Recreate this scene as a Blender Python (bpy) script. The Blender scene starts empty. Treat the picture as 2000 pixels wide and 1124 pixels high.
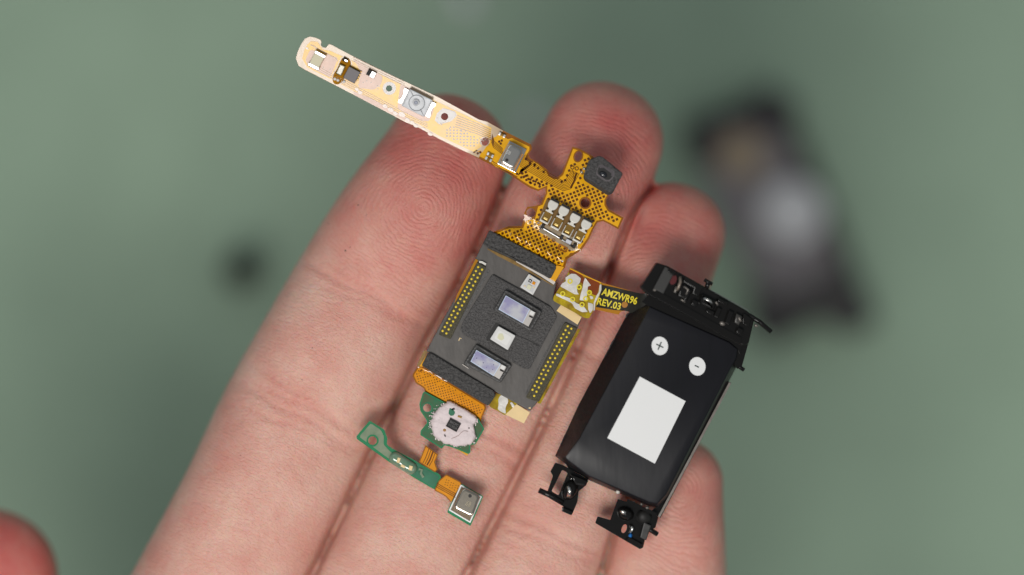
import bpy, bmesh, math, random
import numpy as np
from mathutils import Vector, Matrix
from mathutils.geometry import delaunay_2d_cdt
random.seed(4)
rng = np.random.default_rng(4)
S = bpy.context.scene
COL = S.collection

# ------------------------------------------------------------------ camera, world, lamps, exposure
# one unit is about 5.5 mm; the objects lie round z = 0, the work mat 25 units below
CAM_H = 50.0
cd = bpy.data.cameras.new("camera")
cam = bpy.data.objects.new("camera", cd)
COL.objects.link(cam)
cam.location = (0, 0, CAM_H)
cd.sensor_width = 36.0
cd.lens = 90.0
cd.clip_end = 500
cd.dof.use_dof = True
cd.dof.focus_distance = CAM_H - 0.35
cd.dof.aperture_fstop = 0.031
S.camera = cam

W = bpy.data.worlds.new("World")
S.world = W
W.use_nodes = True
W.node_tree.nodes["Background"].inputs[0].default_value = (0.86, 0.93, 1.0, 1)
W.node_tree.nodes["Background"].inputs[1].default_value = 0.20

KEY = Vector((-9.5, -18.5, 45.5))
def area(name, loc, target, sx, sy, radiance, col):
    ld = bpy.data.lights.new(name, 'AREA')
    ld.shape = 'RECTANGLE'
    ld.size, ld.size_y = sx, sy
    ld.energy = radiance * math.pi * sx * sy
    ld.color = col
    o = bpy.data.objects.new(name, ld)
    COL.objects.link(o)
    o.location = loc
    o.rotation_euler = (Vector(target) - Vector(loc)).to_track_quat('-Z', 'Y').to_euler()
    return o
area("softbox_lamp", KEY, (0, 0, 0), 20, 14, 18.0, (1.0, 0.97, 0.93))
area("second_softbox_lamp", (13, -27, 40), (0, 0, 0), 13, 13, 3.8, (1.0, 0.97, 0.94))
area("fill_lamp", (-35, 48, 80), (0, 0, 0), 80, 44, 0.5, (0.93, 0.97, 1.0))  # unseen lamp added as fill for the shaded sides

S.view_settings.view_transform = 'Standard'
S.view_settings.look = 'None'
S.view_settings.exposure = 0.0
S.view_settings.gamma = 1.0
S.cycles.max_bounces = 8

# ------------------------------------------------------------------ helpers
def P(x, y, z=0.0):
    """A measured point (photo pixels, height) as a point in the place."""
    k = (CAM_H - z) / CAM_H * 0.01
    return Vector(((x - 1000) * k, (562 - y) * k, z))

ANG = 27.5
def R(cx, cy, w, h, a=ANG):
    c, s = math.cos(math.radians(a)), math.sin(math.radians(a))
    return [(cx + u * c - v * s, cy + u * s + v * c) for u, v in
            ((-w/2, -h/2), (w/2, -h/2), (w/2, h/2), (-w/2, h/2))]

def circ(cx, cy, r, n=18, ry=None, a=0):
    ry = r if ry is None else ry
    c, s = math.cos(math.radians(a)), math.sin(math.radians(a))
    out = []
    for i in range(n):
        t = 2 * math.pi * i / n
        u, v = r * math.cos(t), ry * math.sin(t)
        out.append((cx + u * c - v * s, cy + u * s + v * c))
    return out

def area2(p):
    return sum(p[i][0] * p[(i+1) % len(p)][1] - p[(i+1) % len(p)][0] * p[i][1] for i in range(len(p)))

def rnd(poly, r, n=4):
    """Round the corners of a polygon."""
    out, N = [], len(poly)
    for i in range(N):
        p0, p1, p2 = (Vector(poly[(i + k) % N]).to_2d() for k in (-1, 0, 1))
        a, b = p0 - p1, p2 - p1
        la, lb = a.length, b.length
        if la < 1e-6 or lb < 1e-6:
            continue
        d = min(r, la * .45, lb * .45)
        q0, q2 = p1 + a * (d / la), p1 + b * (d / lb)
        for k in range(n + 1):
            t = k / n
            q = q0 * (1-t)**2 + p1 * 2*t*(1-t) + q2 * t*t
            out.append((q.x, q.y))
    return out

def off(poly, d):
    """Inset a polygon by d pixels."""
    s = 1 if area2(poly) > 0 else -1
    N, out = len(poly), []
    for i in range(N):
        p0, p1, p2 = (Vector(poly[(i + k) % N]).to_2d() for k in (-1, 0, 1))
        a, b = (p1 - p0), (p2 - p1)
        if a.length < 1e-6: a = b
        if b.length < 1e-6: b = a
        a, b = a.normalized(), b.normalized()
        n1, n2 = Vector((-a.y, a.x)) * s, Vector((-b.y, b.x)) * s
        m = n1 + n2
        m = m / max(m.length_squared / 2, .35) 
        out.append((p1.x + m.x * d, p1.y + m.y * d))
    return out

def inside(x, y, poly):
    r, n = False, len(poly)
    j = n - 1
    for i in range(n):
        xi, yi = poly[i]; xj, yj = poly[j]
        if (yi > y) != (yj > y) and x < (xj - xi) * (y - yi) / (yj - yi) + xi:
            r = not r
        j = i
    return r

def ribbon(pts, w):
    """A polyline widened into a polygon."""
    L, Rr = [], []
    for i, p in enumerate(pts):
        a = Vector(pts[max(i-1, 0)]).to_2d(); b = Vector(pts[min(i+1, len(pts)-1)]).to_2d()
        t = (b - a).normalized(); n = Vector((-t.y, t.x)) * (w(i / (len(pts)-1)) if callable(w) else w) / 2
        L.append((p[0] + n.x, p[1] + n.y)); Rr.append((p[0] - n.x, p[1] - n.y))
    return L + Rr[::-1]

def flat(h=0.0):
    return lambda x, y: h

def link(name, me, mat, parent=None, smooth=False):
    o = bpy.data.objects.new(name, me)
    COL.objects.link(o)
    if mat is not None:
        me.materials.append(mat)
    if parent is not None:
        o.parent = parent
        o.matrix_parent_inverse = parent.matrix_world.inverted()
    if smooth:
        for p in me.polygons: p.use_smooth = True
    return o

class Shape:
    """Collects prisms, slabs and tubes; build() links them as ONE mesh object."""
    def __init__(s, hf=None):
        s.bm = bmesh.new(); s.hf = hf or flat(0)
    def prism(s, poly, a, b, holes=(), grid=None, hf=None):
        hf = hf or s.hf
        pts, ed = [], []
        for l in [poly] + list(holes):
            k0 = len(pts); pts += [Vector((x, y)) for x, y in l]
            ed += [(k0 + i, k0 + (i + 1) % len(l)) for i in range(len(l))]
        pts, _, tris, *_r = delaunay_2d_cdt(pts, ed, [], 0, 1e-4)
        t = bmesh.new()
        vs = [t.verts.new((p.x, p.y, 0)) for p in pts]
        for tr in tris:
            cx, cy = sum(pts[i].x for i in tr) / 3, sum(pts[i].y for i in tr) / 3
            if not inside(cx, cy, poly) or any(inside(cx, cy, h) for h in holes): continue
            try: t.faces.new([vs[i] for i in tr])
            except ValueError: pass
        bmesh.ops.delete(t, geom=[v for v in t.verts if not v.link_faces], context='VERTS')
        if grid:
            xs = [p[0] for p in poly]; ys = [p[1] for p in poly]
            for ax, lo, hi in ((0, min(xs), max(xs)), (1, min(ys), max(ys))):
                k = lo + grid
                while k < hi:
                    co = (k, 0, 0) if ax == 0 else (0, k, 0)
                    no = (1, 0, 0) if ax == 0 else (0, 1, 0)
                    bmesh.ops.bisect_plane(t, geom=t.verts[:] + t.edges[:] + t.faces[:], plane_co=co, plane_no=no, dist=1e-5)
                    k += grid
        # image y points down: make the top look up in the place
        for f in t.faces:
            f.normal_update()
            if f.normal.z > 0: f.normal_flip()
        top = t.faces[:]
        ex = bmesh.ops.extrude_face_region(t, geom=top)
        newv = {g for g in ex['geom'] if isinstance(g, bmesh.types.BMVert)}
        lev = {}
        for v in t.verts:
            lev[v] = b if v in newv else a
        idx = {}
        for v in t.verts:
            z = hf(v.co.x, v.co.y) + lev[v]
            idx[v] = s.bm.verts.new(P(v.co.x, v.co.y, z))
        for f in t.faces:
            try: s.bm.faces.new([idx[v] for v in f.verts])
            except ValueError: pass
        t.free()
        return s
    def slab(s, poly, a, b, bev=1.5, n=3, hf=None, bot=None, bz=None):
        """A prism with a rounded top edge; bev in px."""
        hf = hf or s.hf
        bz = bev if bz is None else bz
        rings = [(bot or poly, a), (poly, b - bz * .01)]
        for k in range(1, n + 1):
            t = k / n * math.pi / 2
            rings.append((off(poly, bev * (1 - math.cos(t))), b - bz * .01 * (1 - math.sin(t))))
        rings.append((off(poly, bev + .5), b))
        vr = []
        for pl, z in rings:
            vr.append([s.bm.verts.new(P(x, y, hf(x, y) + z)) for x, y in pl])
        N = len(poly)
        for r0, r1 in zip(vr, vr[1:]):
            for i in range(N):
                j = (i + 1) % N
                s.bm.faces.new((r0[i], r0[j], r1[j], r1[i]))
        s.bm.faces.new(vr[-1]); s.bm.faces.new(vr[0][::-1])
        return s
    def dome(s, cx, cy, rx, ry, a, h, ang=0, n=20, m=6, hf=None):
        hf = hf or s.hf
        prev = None
        for k in range(m):
            t = k / m * math.pi / 2
            ring = [s.bm.verts.new(P(x, y, hf(x, y) + a + h * math.sin(t)))
                    for x, y in circ(cx, cy, rx * math.cos(t), n, ry * math.cos(t), ang)]
            if prev:
                for i in range(n):
                    j = (i + 1) % n
                    s.bm.faces.new((prev[i], prev[j], ring[j], ring[i]))
            prev = ring
        top = s.bm.verts.new(P(cx, cy, hf(cx, cy) + a + h))
        for i in range(n):
            s.bm.faces.new((prev[i], prev[(i + 1) % n], top))
        return s
    def tube(s, pts, r, n=8, hf=None):
        """pts: (x, y, z) in px, px, units above hf; r in px."""
        hf = hf or s.hf
        q = [P(x, y, hf(x, y) + z) for x, y, z in pts]
        prev = None
        for i, p in enumerate(q):
            t = (q[min(i+1, len(q)-1)] - q[max(i-1, 0)]).normalized()
            u = t.cross(Vector((0, 0, 1)))
            if u.length < 1e-3: u = t.cross(Vector((0, 1, 0)))
            u.normalize(); w = u.cross(t)
            ring = [s.bm.verts.new(p + (u * math.cos(2*math.pi*k/n) + w * math.sin(2*math.pi*k/n)) * r * .01) for k in range(n)]
            if prev:
                for k in range(n):
                    s.bm.faces.new((prev[k], prev[(k+1) % n], ring[(k+1) % n], ring[k]))
            else:
                s.bm.faces.new(ring[::-1])
            prev = ring
        s.bm.faces.new(prev)
        return s
    def build(s, name, mat, parent=None, smooth=False, kind=None, label=None, angle=None):
        bmesh.ops.recalc_face_normals(s.bm, faces=s.bm.faces[:])
        me = bpy.data.meshes.new(name)
        s.bm.to_mesh(me); s.bm.free()
        o = link(name, me, mat, parent, smooth or angle is not None)
        if angle is not None:
            try: me.set_sharp_from_angle(angle=math.radians(angle))
            except Exception: pass
        if kind: o['kind'] = kind
        if label: o['label'] = label
        return o

def thing(name, label, cat, loc, group=None):
    o = bpy.data.objects.new(name, None)
    COL.objects.link(o)
    o.location = loc
    o.empty_display_size = .3
    o['label'] = label; o['category'] = cat
    if group: o['group'] = group
    bpy.context.view_layer.update()
    return o

def lettering(txt, cx, cy, size, ang, z, mat, parent, name="lettering", hf=None, thick=.0, width=None):
    """Text laid on a surface; size is the capital height in px, ang clockwise in the photo."""
    hf = hf or flat(0)
    cu = bpy.data.curves.new(name, 'FONT')
    cu.body = txt; cu.align_x = 'CENTER'; cu.align_y = 'CENTER'; cu.offset = thick
    cu.resolution_u = 3
    t = bpy.data.objects.new("t", cu)
    COL.objects.link(t)
    dg = bpy.context.evaluated_depsgraph_get()
    me = bpy.data.meshes.new_from_object(t.evaluated_get(dg))
    bpy.data.objects.remove(t); bpy.data.curves.remove(cu)
    c, s = math.cos(math.radians(ang)), math.sin(math.radians(ang))
    k = size / .69
    wx = max(v.co.x for v in me.vertices) - min(v.co.x for v in me.vertices)
    kx = width / wx if width else k
    for v in me.vertices:
        u, w = v.co.x * kx, -v.co.y * k
        x, y = cx + u * c - w * s, cy + u * s + w * c
        v.co = P(x, y, hf(x, y) + z)
    me.materials.clear()
    return link(name, me, mat, parent)

# ------------------------------------------------------------------ materials
def new_mat(name):
    m = bpy.data.materials.new(name); m.use_nodes = True
    nt = m.node_tree
    return m, nt, nt.nodes["Principled BSDF"]

def mat(name, col, rough=.5, metal=0, coat=0, coat_r=.05, spec=.5, bump=0, bscale=20, vary=0, vscale=6, trans=0, alpha=1, detail=6, col2=None, stretch=None, rvary=0):
    m, nt, b = new_mat(name)
    b.inputs['Base Color'].default_value = (*col, 1)
    b.inputs['Roughness'].default_value = rough
    b.inputs['Metallic'].default_value = metal
    b.inputs['Coat Weight'].default_value = coat
    b.inputs['Coat Roughness'].default_value = coat_r
    b.inputs['Specular IOR Level'].default_value = spec
    b.inputs['Transmission Weight'].default_value = trans
    b.inputs['Alpha'].default_value = alpha
    tc = nt.nodes.new('ShaderNodeTexCoord')
    src = tc.outputs['Object']
    if stretch:
        mp = nt.nodes.new('ShaderNodeMapping')
        mp.inputs['Scale'].default_value = stretch[0]; mp.inputs['Rotation'].default_value = (0, 0, math.radians(stretch[1]))
        nt.links.new(src, mp.inputs[0]); src = mp.outputs[0]
    if bump:
        n = nt.nodes.new('ShaderNodeTexNoise'); n.inputs['Scale'].default_value = bscale; n.inputs['Detail'].default_value = detail
        nt.links.new(src, n.inputs['Vector'])
        bp = nt.nodes.new('ShaderNodeBump'); bp.inputs['Strength'].default_value = 1; bp.inputs['Distance'].default_value = bump
        nt.links.new(n.outputs[0], bp.inputs['Height'])
        nt.links.new(bp.outputs[0], b.inputs['Normal'])
        nt.links.new(bp.outputs[0], b.inputs['Coat Normal'])
    if vary:
        n = nt.nodes.new('ShaderNodeTexNoise'); n.inputs['Scale'].default_value = vscale; n.inputs['Detail'].default_value = 8
        n.inputs['Roughness'].default_value = .65
        nt.links.new(src, n.inputs['Vector'])
        mx = nt.nodes.new('ShaderNodeMix'); mx.data_type = 'RGBA'
        c2 = col2 or tuple(c * (1 - vary) for c in col)
        cr = nt.nodes.new('ShaderNodeMapRange'); cr.inputs['From Min'].default_value = .35; cr.inputs['From Max'].default_value = .68
        nt.links.new(n.outputs[0], cr.inputs['Value'])
        nt.links.new(cr.outputs[0], mx.inputs['Factor'])
        mx.inputs[6].default_value = (*col, 1); mx.inputs[7].default_value = (*c2, 1)
        nt.links.new(mx.outputs[2], b.inputs['Base Color'])
        if rvary:
            rr = nt.nodes.new('ShaderNodeMapRange'); rr.inputs['To Min'].default_value = rough - rvary; rr.inputs['To Max'].default_value = rough + rvary
            nt.links.new(n.outputs[0], rr.inputs['Value']); nt.links.new(rr.outputs[0], b.inputs['Roughness'])
    return m

M = {}
M['film'] = mat("amber_film", (.38, .13, .004), .5, spec=.12, coat=.8, coat_r=.06, bump=.08, bscale=1.6, detail=1, vary=.35, vscale=3)
M['copper'] = mat("copper_under_film", (.95, .47, .005), .5, spec=.12, coat=.8, coat_r=.06, bump=.10, bscale=1.6, detail=1, vary=.2, vscale=5)
M['copper2'] = mat("orange_copper_under_film", (.80, .30, .006), .5, spec=.12, coat=.7, coat_r=.08, bump=.01, bscale=3, vary=.15, vscale=5)
M['gap'] = mat("etched_gap", (.11, .03, .004), .5, spec=.12, coat=.8, coat_r=.06)
M['trace_gap'] = mat("trace_gap", (.15, .045, .003), .5, spec=.12, coat=.8, coat_r=.06)
M['strip_film'] = mat("strip_film", (.60, .44, .29), .5, coat=.8, coat_r=.2, spec=.1, bump=.003, bscale=4)
M['strip_copper'] = mat("strip_copper", (.92, .54, .03), .5, coat=.55, coat_r=.2, spec=.1, bump=.003, bscale=3, vary=.5, vscale=3, col2=(.80, .48, .14))
M['strip_gap'] = mat("strip_gap", (.30, .19, .14), .5, coat=.75, coat_r=.16, spec=.1)
M['strip_line'] = mat("strip_line", (.30, .13, .03), .5, coat=.75, coat_r=.16, spec=.1)
M['grey_ring'] = mat("grey_film", (.40, .36, .34), .5, coat=.75, coat_r=.16, spec=.1)
M['tin'] = mat("tin_plate", (.72, .73, .74), .34, metal=1, bump=.001, bscale=20)
M['nickel'] = mat("nickel_can", (.70, .67, .62), .22, metal=1)
M['nickel_warm'] = mat("nickel_can_warm", (.60, .53, .43), .13, metal=1, detail=3)
M['cream'] = mat("tinned_contact", (.72, .69, .62), .35, spec=.8, bump=.004, bscale=30)
M['gold'] = mat("gold_plate", (.93, .68, .24), .3, metal=.6, bump=.003, bscale=30)
M['golddot'] = mat("gold_dot", (.90, .66, .03), .35, spec=.6)
M['goldpad'] = mat("pale_gold_pad", (.90, .66, .33), .4, spec=.4, vary=.1, vscale=3)
M['brass_dark'] = mat("dark_brass", (.28, .16, .03), .3, metal=.5)
M['board'] = mat("dark_board", (.118, .108, .10), .42, spec=.35, bump=.008, bscale=9, vary=.25, vscale=5, stretch=((1, .35, 1), 20))
M['foam'] = mat("dark_foam", (.125, .12, .117), .85, spec=.3, bump=.10, bscale=18, vary=.6, vscale=20, detail=8)
M['rough'] = mat("rough_black_sheet", (.14, .133, .13), .6, spec=.4, bump=.06, bscale=26, vary=.65, vscale=36, detail=8)
M['connector'] = mat("connector_dark", (.11, .095, .05), .55, spec=.5, bump=.02, bscale=50, vary=.75, vscale=45)
M['black'] = mat("black_plastic", (.010, .0095, .009), .14, spec=.25, bump=.0008, bscale=10)
M['deep'] = mat("black_recess", (.012, .011, .01), .6)
M['chip'] = mat("chip_black", (.022, .02, .02), .5, spec=.15)
M['chip_grey'] = mat("chip_grey", (.10, .085, .09), .45)
M['white'] = mat("white_ceramic", (.80, .79, .76), .4, spec=.5)
M['led'] = mat("led_body", (.72, .71, .69), .35)
M['phosphor'] = mat("phosphor", (.72, .70, .48), .4)
M['ledcream'] = mat("led_cream", (.72, .67, .48), .5, spec=.12)
M['glassfilm'] = None
M['green'] = mat("green_mask", (.03, .16, .075), .5, spec=.15, coat=.5, coat_r=.12, vary=.45, vscale=4, col2=(.10, .10, .045))
M['green_rim'] = mat("green_mask_rim", (.018, .22, .09), .5, spec=.15, coat=.5, coat_r=.1)
M['green_dull'] = mat("green_grey_mask", (.27, .31, .21), .5, spec=.15, coat=.4, coat_r=.1, vary=.3, vscale=4, col2=(.17, .24, .15))
M['green_teal'] = mat("green_teal_mask", (.05, .21, .12), .5, spec=.15, coat=.5, coat_r=.12, vary=.3, vscale=4)
M['epoxy'] = mat("epoxy", (.10, .22, .13), .15, coat=1, coat_r=.05, spec=.5, vary=.6, vscale=9, col2=(.22, .28, .2))
M['paste'] = mat("thermal_paste", (.82, .70, .70), .6, spec=.4, bump=.05, bscale=6, vary=.10, vscale=8)
M['fibre'] = mat("brown_fibre", (.38, .24, .2), .6)
M['yfilm'] = mat("yellow_film", (.52, .38, .006), .5, spec=.1, coat=.8, coat_r=.08, vary=.75, vscale=3.5, col2=(.17, .075, .006), bump=.01, bscale=3)
M['rfilm'] = mat("red_amber_film", (.27, .055, .008), .5, spec=.1, coat=.8, coat_r=.08, vary=.3, vscale=3)
M['yring'] = mat("yellow_ring", (.82, .68, .02), .3, coat=1)
M['torn'] = mat("torn_white_film", (.80, .76, .70), .35, coat=.5, bump=.02, bscale=6, vary=.25, vscale=4)
M['rib_black'] = mat("ribbon_black", (.010, .009, .004), .35, spec=.3, coat=.4, coat_r=.08, bump=.006, bscale=7)
M['rib_amber'] = mat("ribbon_amber", (.46, .19, .006), .5, spec=.1, coat=.8, coat_r=.1)
M['rib_text'] = mat("ribbon_text", (.82, .66, .02), .4, coat=.4)
M['pouch'] = mat("battery_pouch", (.012, .012, .015), .36, spec=.28, bump=.010, bscale=1.2, vary=.3, vscale=1.5, detail=3, rvary=.1, stretch=((1.6, .3, 1), 27))
M['pouch_side'] = mat("battery_side", (.013, .009, .010), .5, bump=.03, bscale=5)
M['label'] = mat("white_label", (.86, .86, .85), .5, spec=.3)
M['ink'] = mat("dark_ink", (.01, .03, .025), .5)
M['rim'] = mat("grey_metal_rim", (.30, .27, .24), .35, metal=.5, vary=.3, vscale=6)
M['chrome'] = mat("bright_metal", (.7, .68, .64), .15, metal=1)
M['blue'] = mat("blue_dab", (.01, .16, .52), .35)
M['sliver'] = mat("gold_sliver", (.30, .17, .035), .35, metal=.2, coat=.6, vary=.5, vscale=8)
M['white_sliver'] = mat("pale_sliver", (.70, .64, .58), .3, spec=.6)
M['orange_tab'] = mat("orange_tab", (.85, .40, .015), .5, spec=.1, coat=.8, coat_r=.12)
M['copperdisc'] = mat("copper_disc", (.58, .44, .28), .45, vary=.2)
M['dull'] = mat("dull_grey_metal", (.34, .31, .315), .5, vary=.35, vscale=1)
M['disc'] = mat("pale_disc", (.90, .89, .89), .45)
M['dust'] = mat("dark_dust", (.03, .02, .02), .8)

# blue-violet coated sensor glass
m, nt, b = new_mat("sensor_glass")
tc = nt.nodes.new('ShaderNodeTexCoord'); n = nt.nodes.new('ShaderNodeTexNoise'); n.inputs['Scale'].default_value = 3
n.inputs['Detail'].default_value = 8
nt.links.new(tc.outputs['Object'], n.inputs['Vector'])
cr = nt.nodes.new('ShaderNodeValToRGB')
cr.color_ramp.elements[0].position = .4; cr.color_ramp.elements[0].color = (.34, .32, .52, 1)
cr.color_ramp.elements[1].position = .6; cr.color_ramp.elements[1].color = (.58, .58, .62, 1)
nt.links.new(n.outputs[0], cr.inputs[0]); nt.links.new(cr.outputs[0], b.inputs['Base Color'])
b.inputs['Roughness'].default_value = .2; b.inputs['Coat Weight'].default_value = 1; b.inputs['Coat Roughness'].default_value = .03
M['glassfilm'] = m
M['glass_edge'] = mat("glass_edge", (.62, .72, .88), .2, coat=1)
M['frame'] = mat("sensor_frame", (.045,.043,.042), .4, bump=.01, bscale=20)
M['silver'] = mat("dull_silver", (.50, .47, .44), .4, metal=.2)

# work mat: sage green with faint mottling
M['mat'] = mat("sage_mat", (.47, .635, .465), .6, spec=.25, bump=.03, bscale=14, vary=.12, vscale=.25)

# skin
def skin_material():
    m, nt, b = new_mat("skin")
    L = nt.links.new
    def N(t, **k):
        n = nt.nodes.new(t)
        for a, v in k.items(): setattr(n, a, v)
        return n
    def math_(op, a, b_=None, c=None):
        n = N('ShaderNodeMath', operation=op)
        for i, v in enumerate((a, b_, c)):
            if v is None: continue
            if isinstance(v, (int, float)): n.inputs[i].default_value = v
            else: L(v, n.inputs[i])
        return n.outputs[0]
    at = N('ShaderNodeAttribute'); at.attribute_name = "print_phase"
    am = N('ShaderNodeAttribute'); am.attribute_name = "print_mask"
    fl = N('ShaderNodeAttribute'); fl.attribute_name = "flush"
    fc = N('ShaderNodeAttribute'); fc.attribute_name = "finger_co"
    cr_ = N('ShaderNodeAttribute'); cr_.attribute_name = "crease"
    def noise(scale, detail=4, vec=None, rough=.5):
        n = N('ShaderNodeTexNoise'); n.inputs['Scale'].default_value = scale; n.inputs['Detail'].default_value = detail
        n.inputs['Roughness'].default_value = rough
        L(vec or fc.outputs['Vector'], n.inputs['Vector']); return n.outputs[0]
    # ---- colour: pale skin, flushed pads, mottling
    mott = noise(1.1, 5); mott2 = noise(5.5, 6, rough=.65); fine = noise(22, 5)
    f = math_('ADD', fl.outputs['Fac'], math_('MULTIPLY', math_('SUBTRACT', mott, .5), .9))
    f = math_('ADD', f, math_('MULTIPLY', math_('SUBTRACT', mott2, .5), .38))
    f = math_('ADD', f, math_('MULTIPLY', math_('SUBTRACT', fine, .5), .18))
    f = math_('ADD', f, math_('MULTIPLY', cr_.outputs['Fac'], .3))
    ramp = N('ShaderNodeValToRGB')
    e = ramp.color_ramp.elements
    e[0].position = 0; e[0].color = (.85, .54, .44, 1)
    e[1].position = 1; e[1].color = (.66, .14, .125, 1)
    k = ramp.color_ramp.elements.new(.42); k.color = (.76, .365, .295, 1)
    L(f, ramp.inputs[0])
    L(ramp.outputs[0], b.inputs['Base Color'])
    b.inputs['Subsurface Weight'].default_value = .85
    b.inputs['Subsurface Radius'].default_value = (1.0, .28, .16)
    b.inputs['Subsurface Scale'].default_value = .15
    b.inputs['Specular IOR Level'].default_value = .5
    rr = N('ShaderNodeMapRange'); rr.inputs['To Min'].default_value = .29; rr.inputs['To Max'].default_value = .46
    L(mott2, rr.inputs['Value']); L(rr.outputs[0], b.inputs['Roughness'])
    # ---- relief: friction ridges, cross-hatched fine lines, pores
    warp = math_('MULTIPLY', math_('SUBTRACT', noise(1.6, 2), .5), 1.1)
    warp2 = math_('MULTIPLY', math_('SUBTRACT', noise(7, 2), .5), .10)
    ph = math_('ADD', at.outputs['Fac'], math_('ADD', math_('MULTIPLY', warp, .25), warp2))
    ridge = math_('SINE', math_('MULTIPLY', ph, 2 * math.pi / .078))
    ridge = math_('MULTIPLY', ridge, am.outputs['Fac'])
    brk = N('ShaderNodeMapRange'); brk.inputs['From Min'].default_value = .35; brk.inputs['From Max'].default_value = .6
    L(noise(4.5, 4), brk.inputs['Value'])
    ridge = math_('MULTIPLY', ridge, math_('ADD', math_('MULTIPLY', brk.outputs[0], .75), .25))
    def lines(rot, scale, dist):
        mp = N('ShaderNodeMapping'); mp.inputs['Rotation'].default_value = (0, 0, math.radians(rot))
        mp.inputs['Scale'].default_value = scale
        L(fc.outputs['Vector'], mp.inputs[0])
        n = N('ShaderNodeTexNoise'); n.inputs['Scale'].default_value = 1; n.inputs['Detail'].default_value = 3; n.inputs['Distortion'].default_value = dist
        L(mp.outputs[0], n.inputs['Vector']); return n.outputs[0]
    la = lines(8, (7, 30, 1), .5); lb = lines(38, (8, 32, 1), .4); lc = lines(-35, (8, 32, 1), .4)
    vor = N('ShaderNodeTexVoronoi', feature='DISTANCE_TO_EDGE'); vor.inputs['Scale'].default_value = 9
    mpv = N('ShaderNodeMapping'); mpv.inputs['Scale'].default_value = (.8, 1.5, 1); L(fc.outputs['Vector'], mpv.inputs[0]); L(mpv.outputs[0], vor.inputs['Vector'])
    vd = N('ShaderNodeMapRange'); vd.inputs['From Max'].default_value = .12; L(vor.outputs['Distance'], vd.inputs['Value'])
    inv = math_('SUBTRACT', 1.0, math_('MULTIPLY', am.outputs['Fac'], .75))
    h2 = math_('ADD', math_('MULTIPLY', la, .55), math_('ADD', math_('MULTIPLY', lb, .35), math_('MULTIPLY', lc, .35)))
    h2 = math_('ADD', h2, math_('MULTIPLY', vd.outputs[0], .16))
    h = math_('ADD', math_('MULTIPLY', ridge, .075), math_('MULTIPLY', math_('MULTIPLY', h2, inv), .85))
    h = math_('ADD', h, math_('MULTIPLY', noise(45, 3), .26))
    h = math_('ADD', h, math_('MULTIPLY', mott2, .12))
    bp = N('ShaderNodeBump'); bp.inputs['Strength'].default_value = .85; bp.inputs['Distance'].default_value = .07
    L(h, bp.inputs['Height']); L(bp.outputs[0], b.inputs['Normal'])
    return m
M['skin'] = skin_material()

# ------------------------------------------------------------------ setting: the work mat
MAT_Z = -25.0
me = bpy.data.meshes.new("work_mat")
q = 90
me.from_pydata([(-q, -q, MAT_Z), (q, -q, MAT_Z), (q, q, MAT_Z), (-q, q, MAT_Z)], [], [(0, 1, 2, 3)])
o = link("work_mat", me, M['mat']); o['kind'] = 'structure'

# ------------------------------------------------------------------ the hand (one continuous mesh)
CA, SA = math.cos(math.radians(27)), math.sin(math.radians(27))
def nd(n, d):
    return (n * CA + d * SA, n * SA - d * CA)
def xy_nd(x, y):
    return (x * CA + y * SA, x * SA - y * CA)

# (n, d, half width, top height) along each finger in px, px, px, units
FING = {
 'index': [(905, -1100, 172, -.10), (902, -850, 163, -.02), (898, -650, 155, .02), (893, -455, 155, -.07), (894, -320, 150, .02),
           (899, -185, 147, -.06), (907, -60, 144, .02), (913, 40, 135, -.10), (914, 125, 121, -.42)],
 'middle': [(1195, -1100, 155, -.05), (1195, -850, 148, 0), (1194, -600, 144, .0), (1192, -330, 145, -.10), (1190, -150, 141, -.0),
            (1188, -10, 141, -.07), (1184, 110, 136, -.01), (1178, 205, 128, -.14), (1174, 288, 118, -.48)],
 'ring': [(1440, -1150, 140, -.10), (1436, -900, 128, -.06), (1432, -700, 122, -.06), (1430, -450, 120, -.16), (1424, -250, 114, -.10),
          (1412, -90, 112, -.20), (1398, 20, 110, -.22), (1386, 110, 106, -.40), (1379, 190, 101, -.75)],
}
PX = {'pinky': [(1255, 1560, 140, -.20), (1288, 1380, 132, -.30), (1296, 1250, 126, -.35), (1301, 1120, 119, -.48), (1309, 1030, 108, -.52), (1321, 945, 92, -.75)],
      'thumb': [(120, 2050, 230, -.6), (-20, 1750, 185, -.9), (-70, 1480, 165, -1.3), (-62, 1320, 158, -1.5), (-40, 1195, 150, -1.7), (-28, 1130, 142, -1.9)]}

def smooth_path(K, step=.2):
    K = np.array(K, float)
    t = np.concatenate([[0], np.cumsum(np.linalg.norm(np.diff(K[:, :2], axis=0), axis=1))])
    T = np.arange(0, t[-1], 6.0)
    # finite-difference cubic Hermite
    out = np.zeros((len(T), K.shape[1]))
    m_ = np.gradient(K, t, axis=0)
    for i, x in enumerate(T):
        j = min(max(np.searchsorted(t, x) - 1, 0), len(t) - 2)
        h = t[j+1] - t[j]; u = (x - t[j]) / h
        out[i] = (2*u**3-3*u**2+1)*K[j] + (u**3-2*u**2+u)*h*m_[j] + (-2*u**3+3*u**2)*K[j+1] + (u**3-u**2)*h*m_[j+1]
    return np.vstack([out, K[-1:]])

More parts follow.
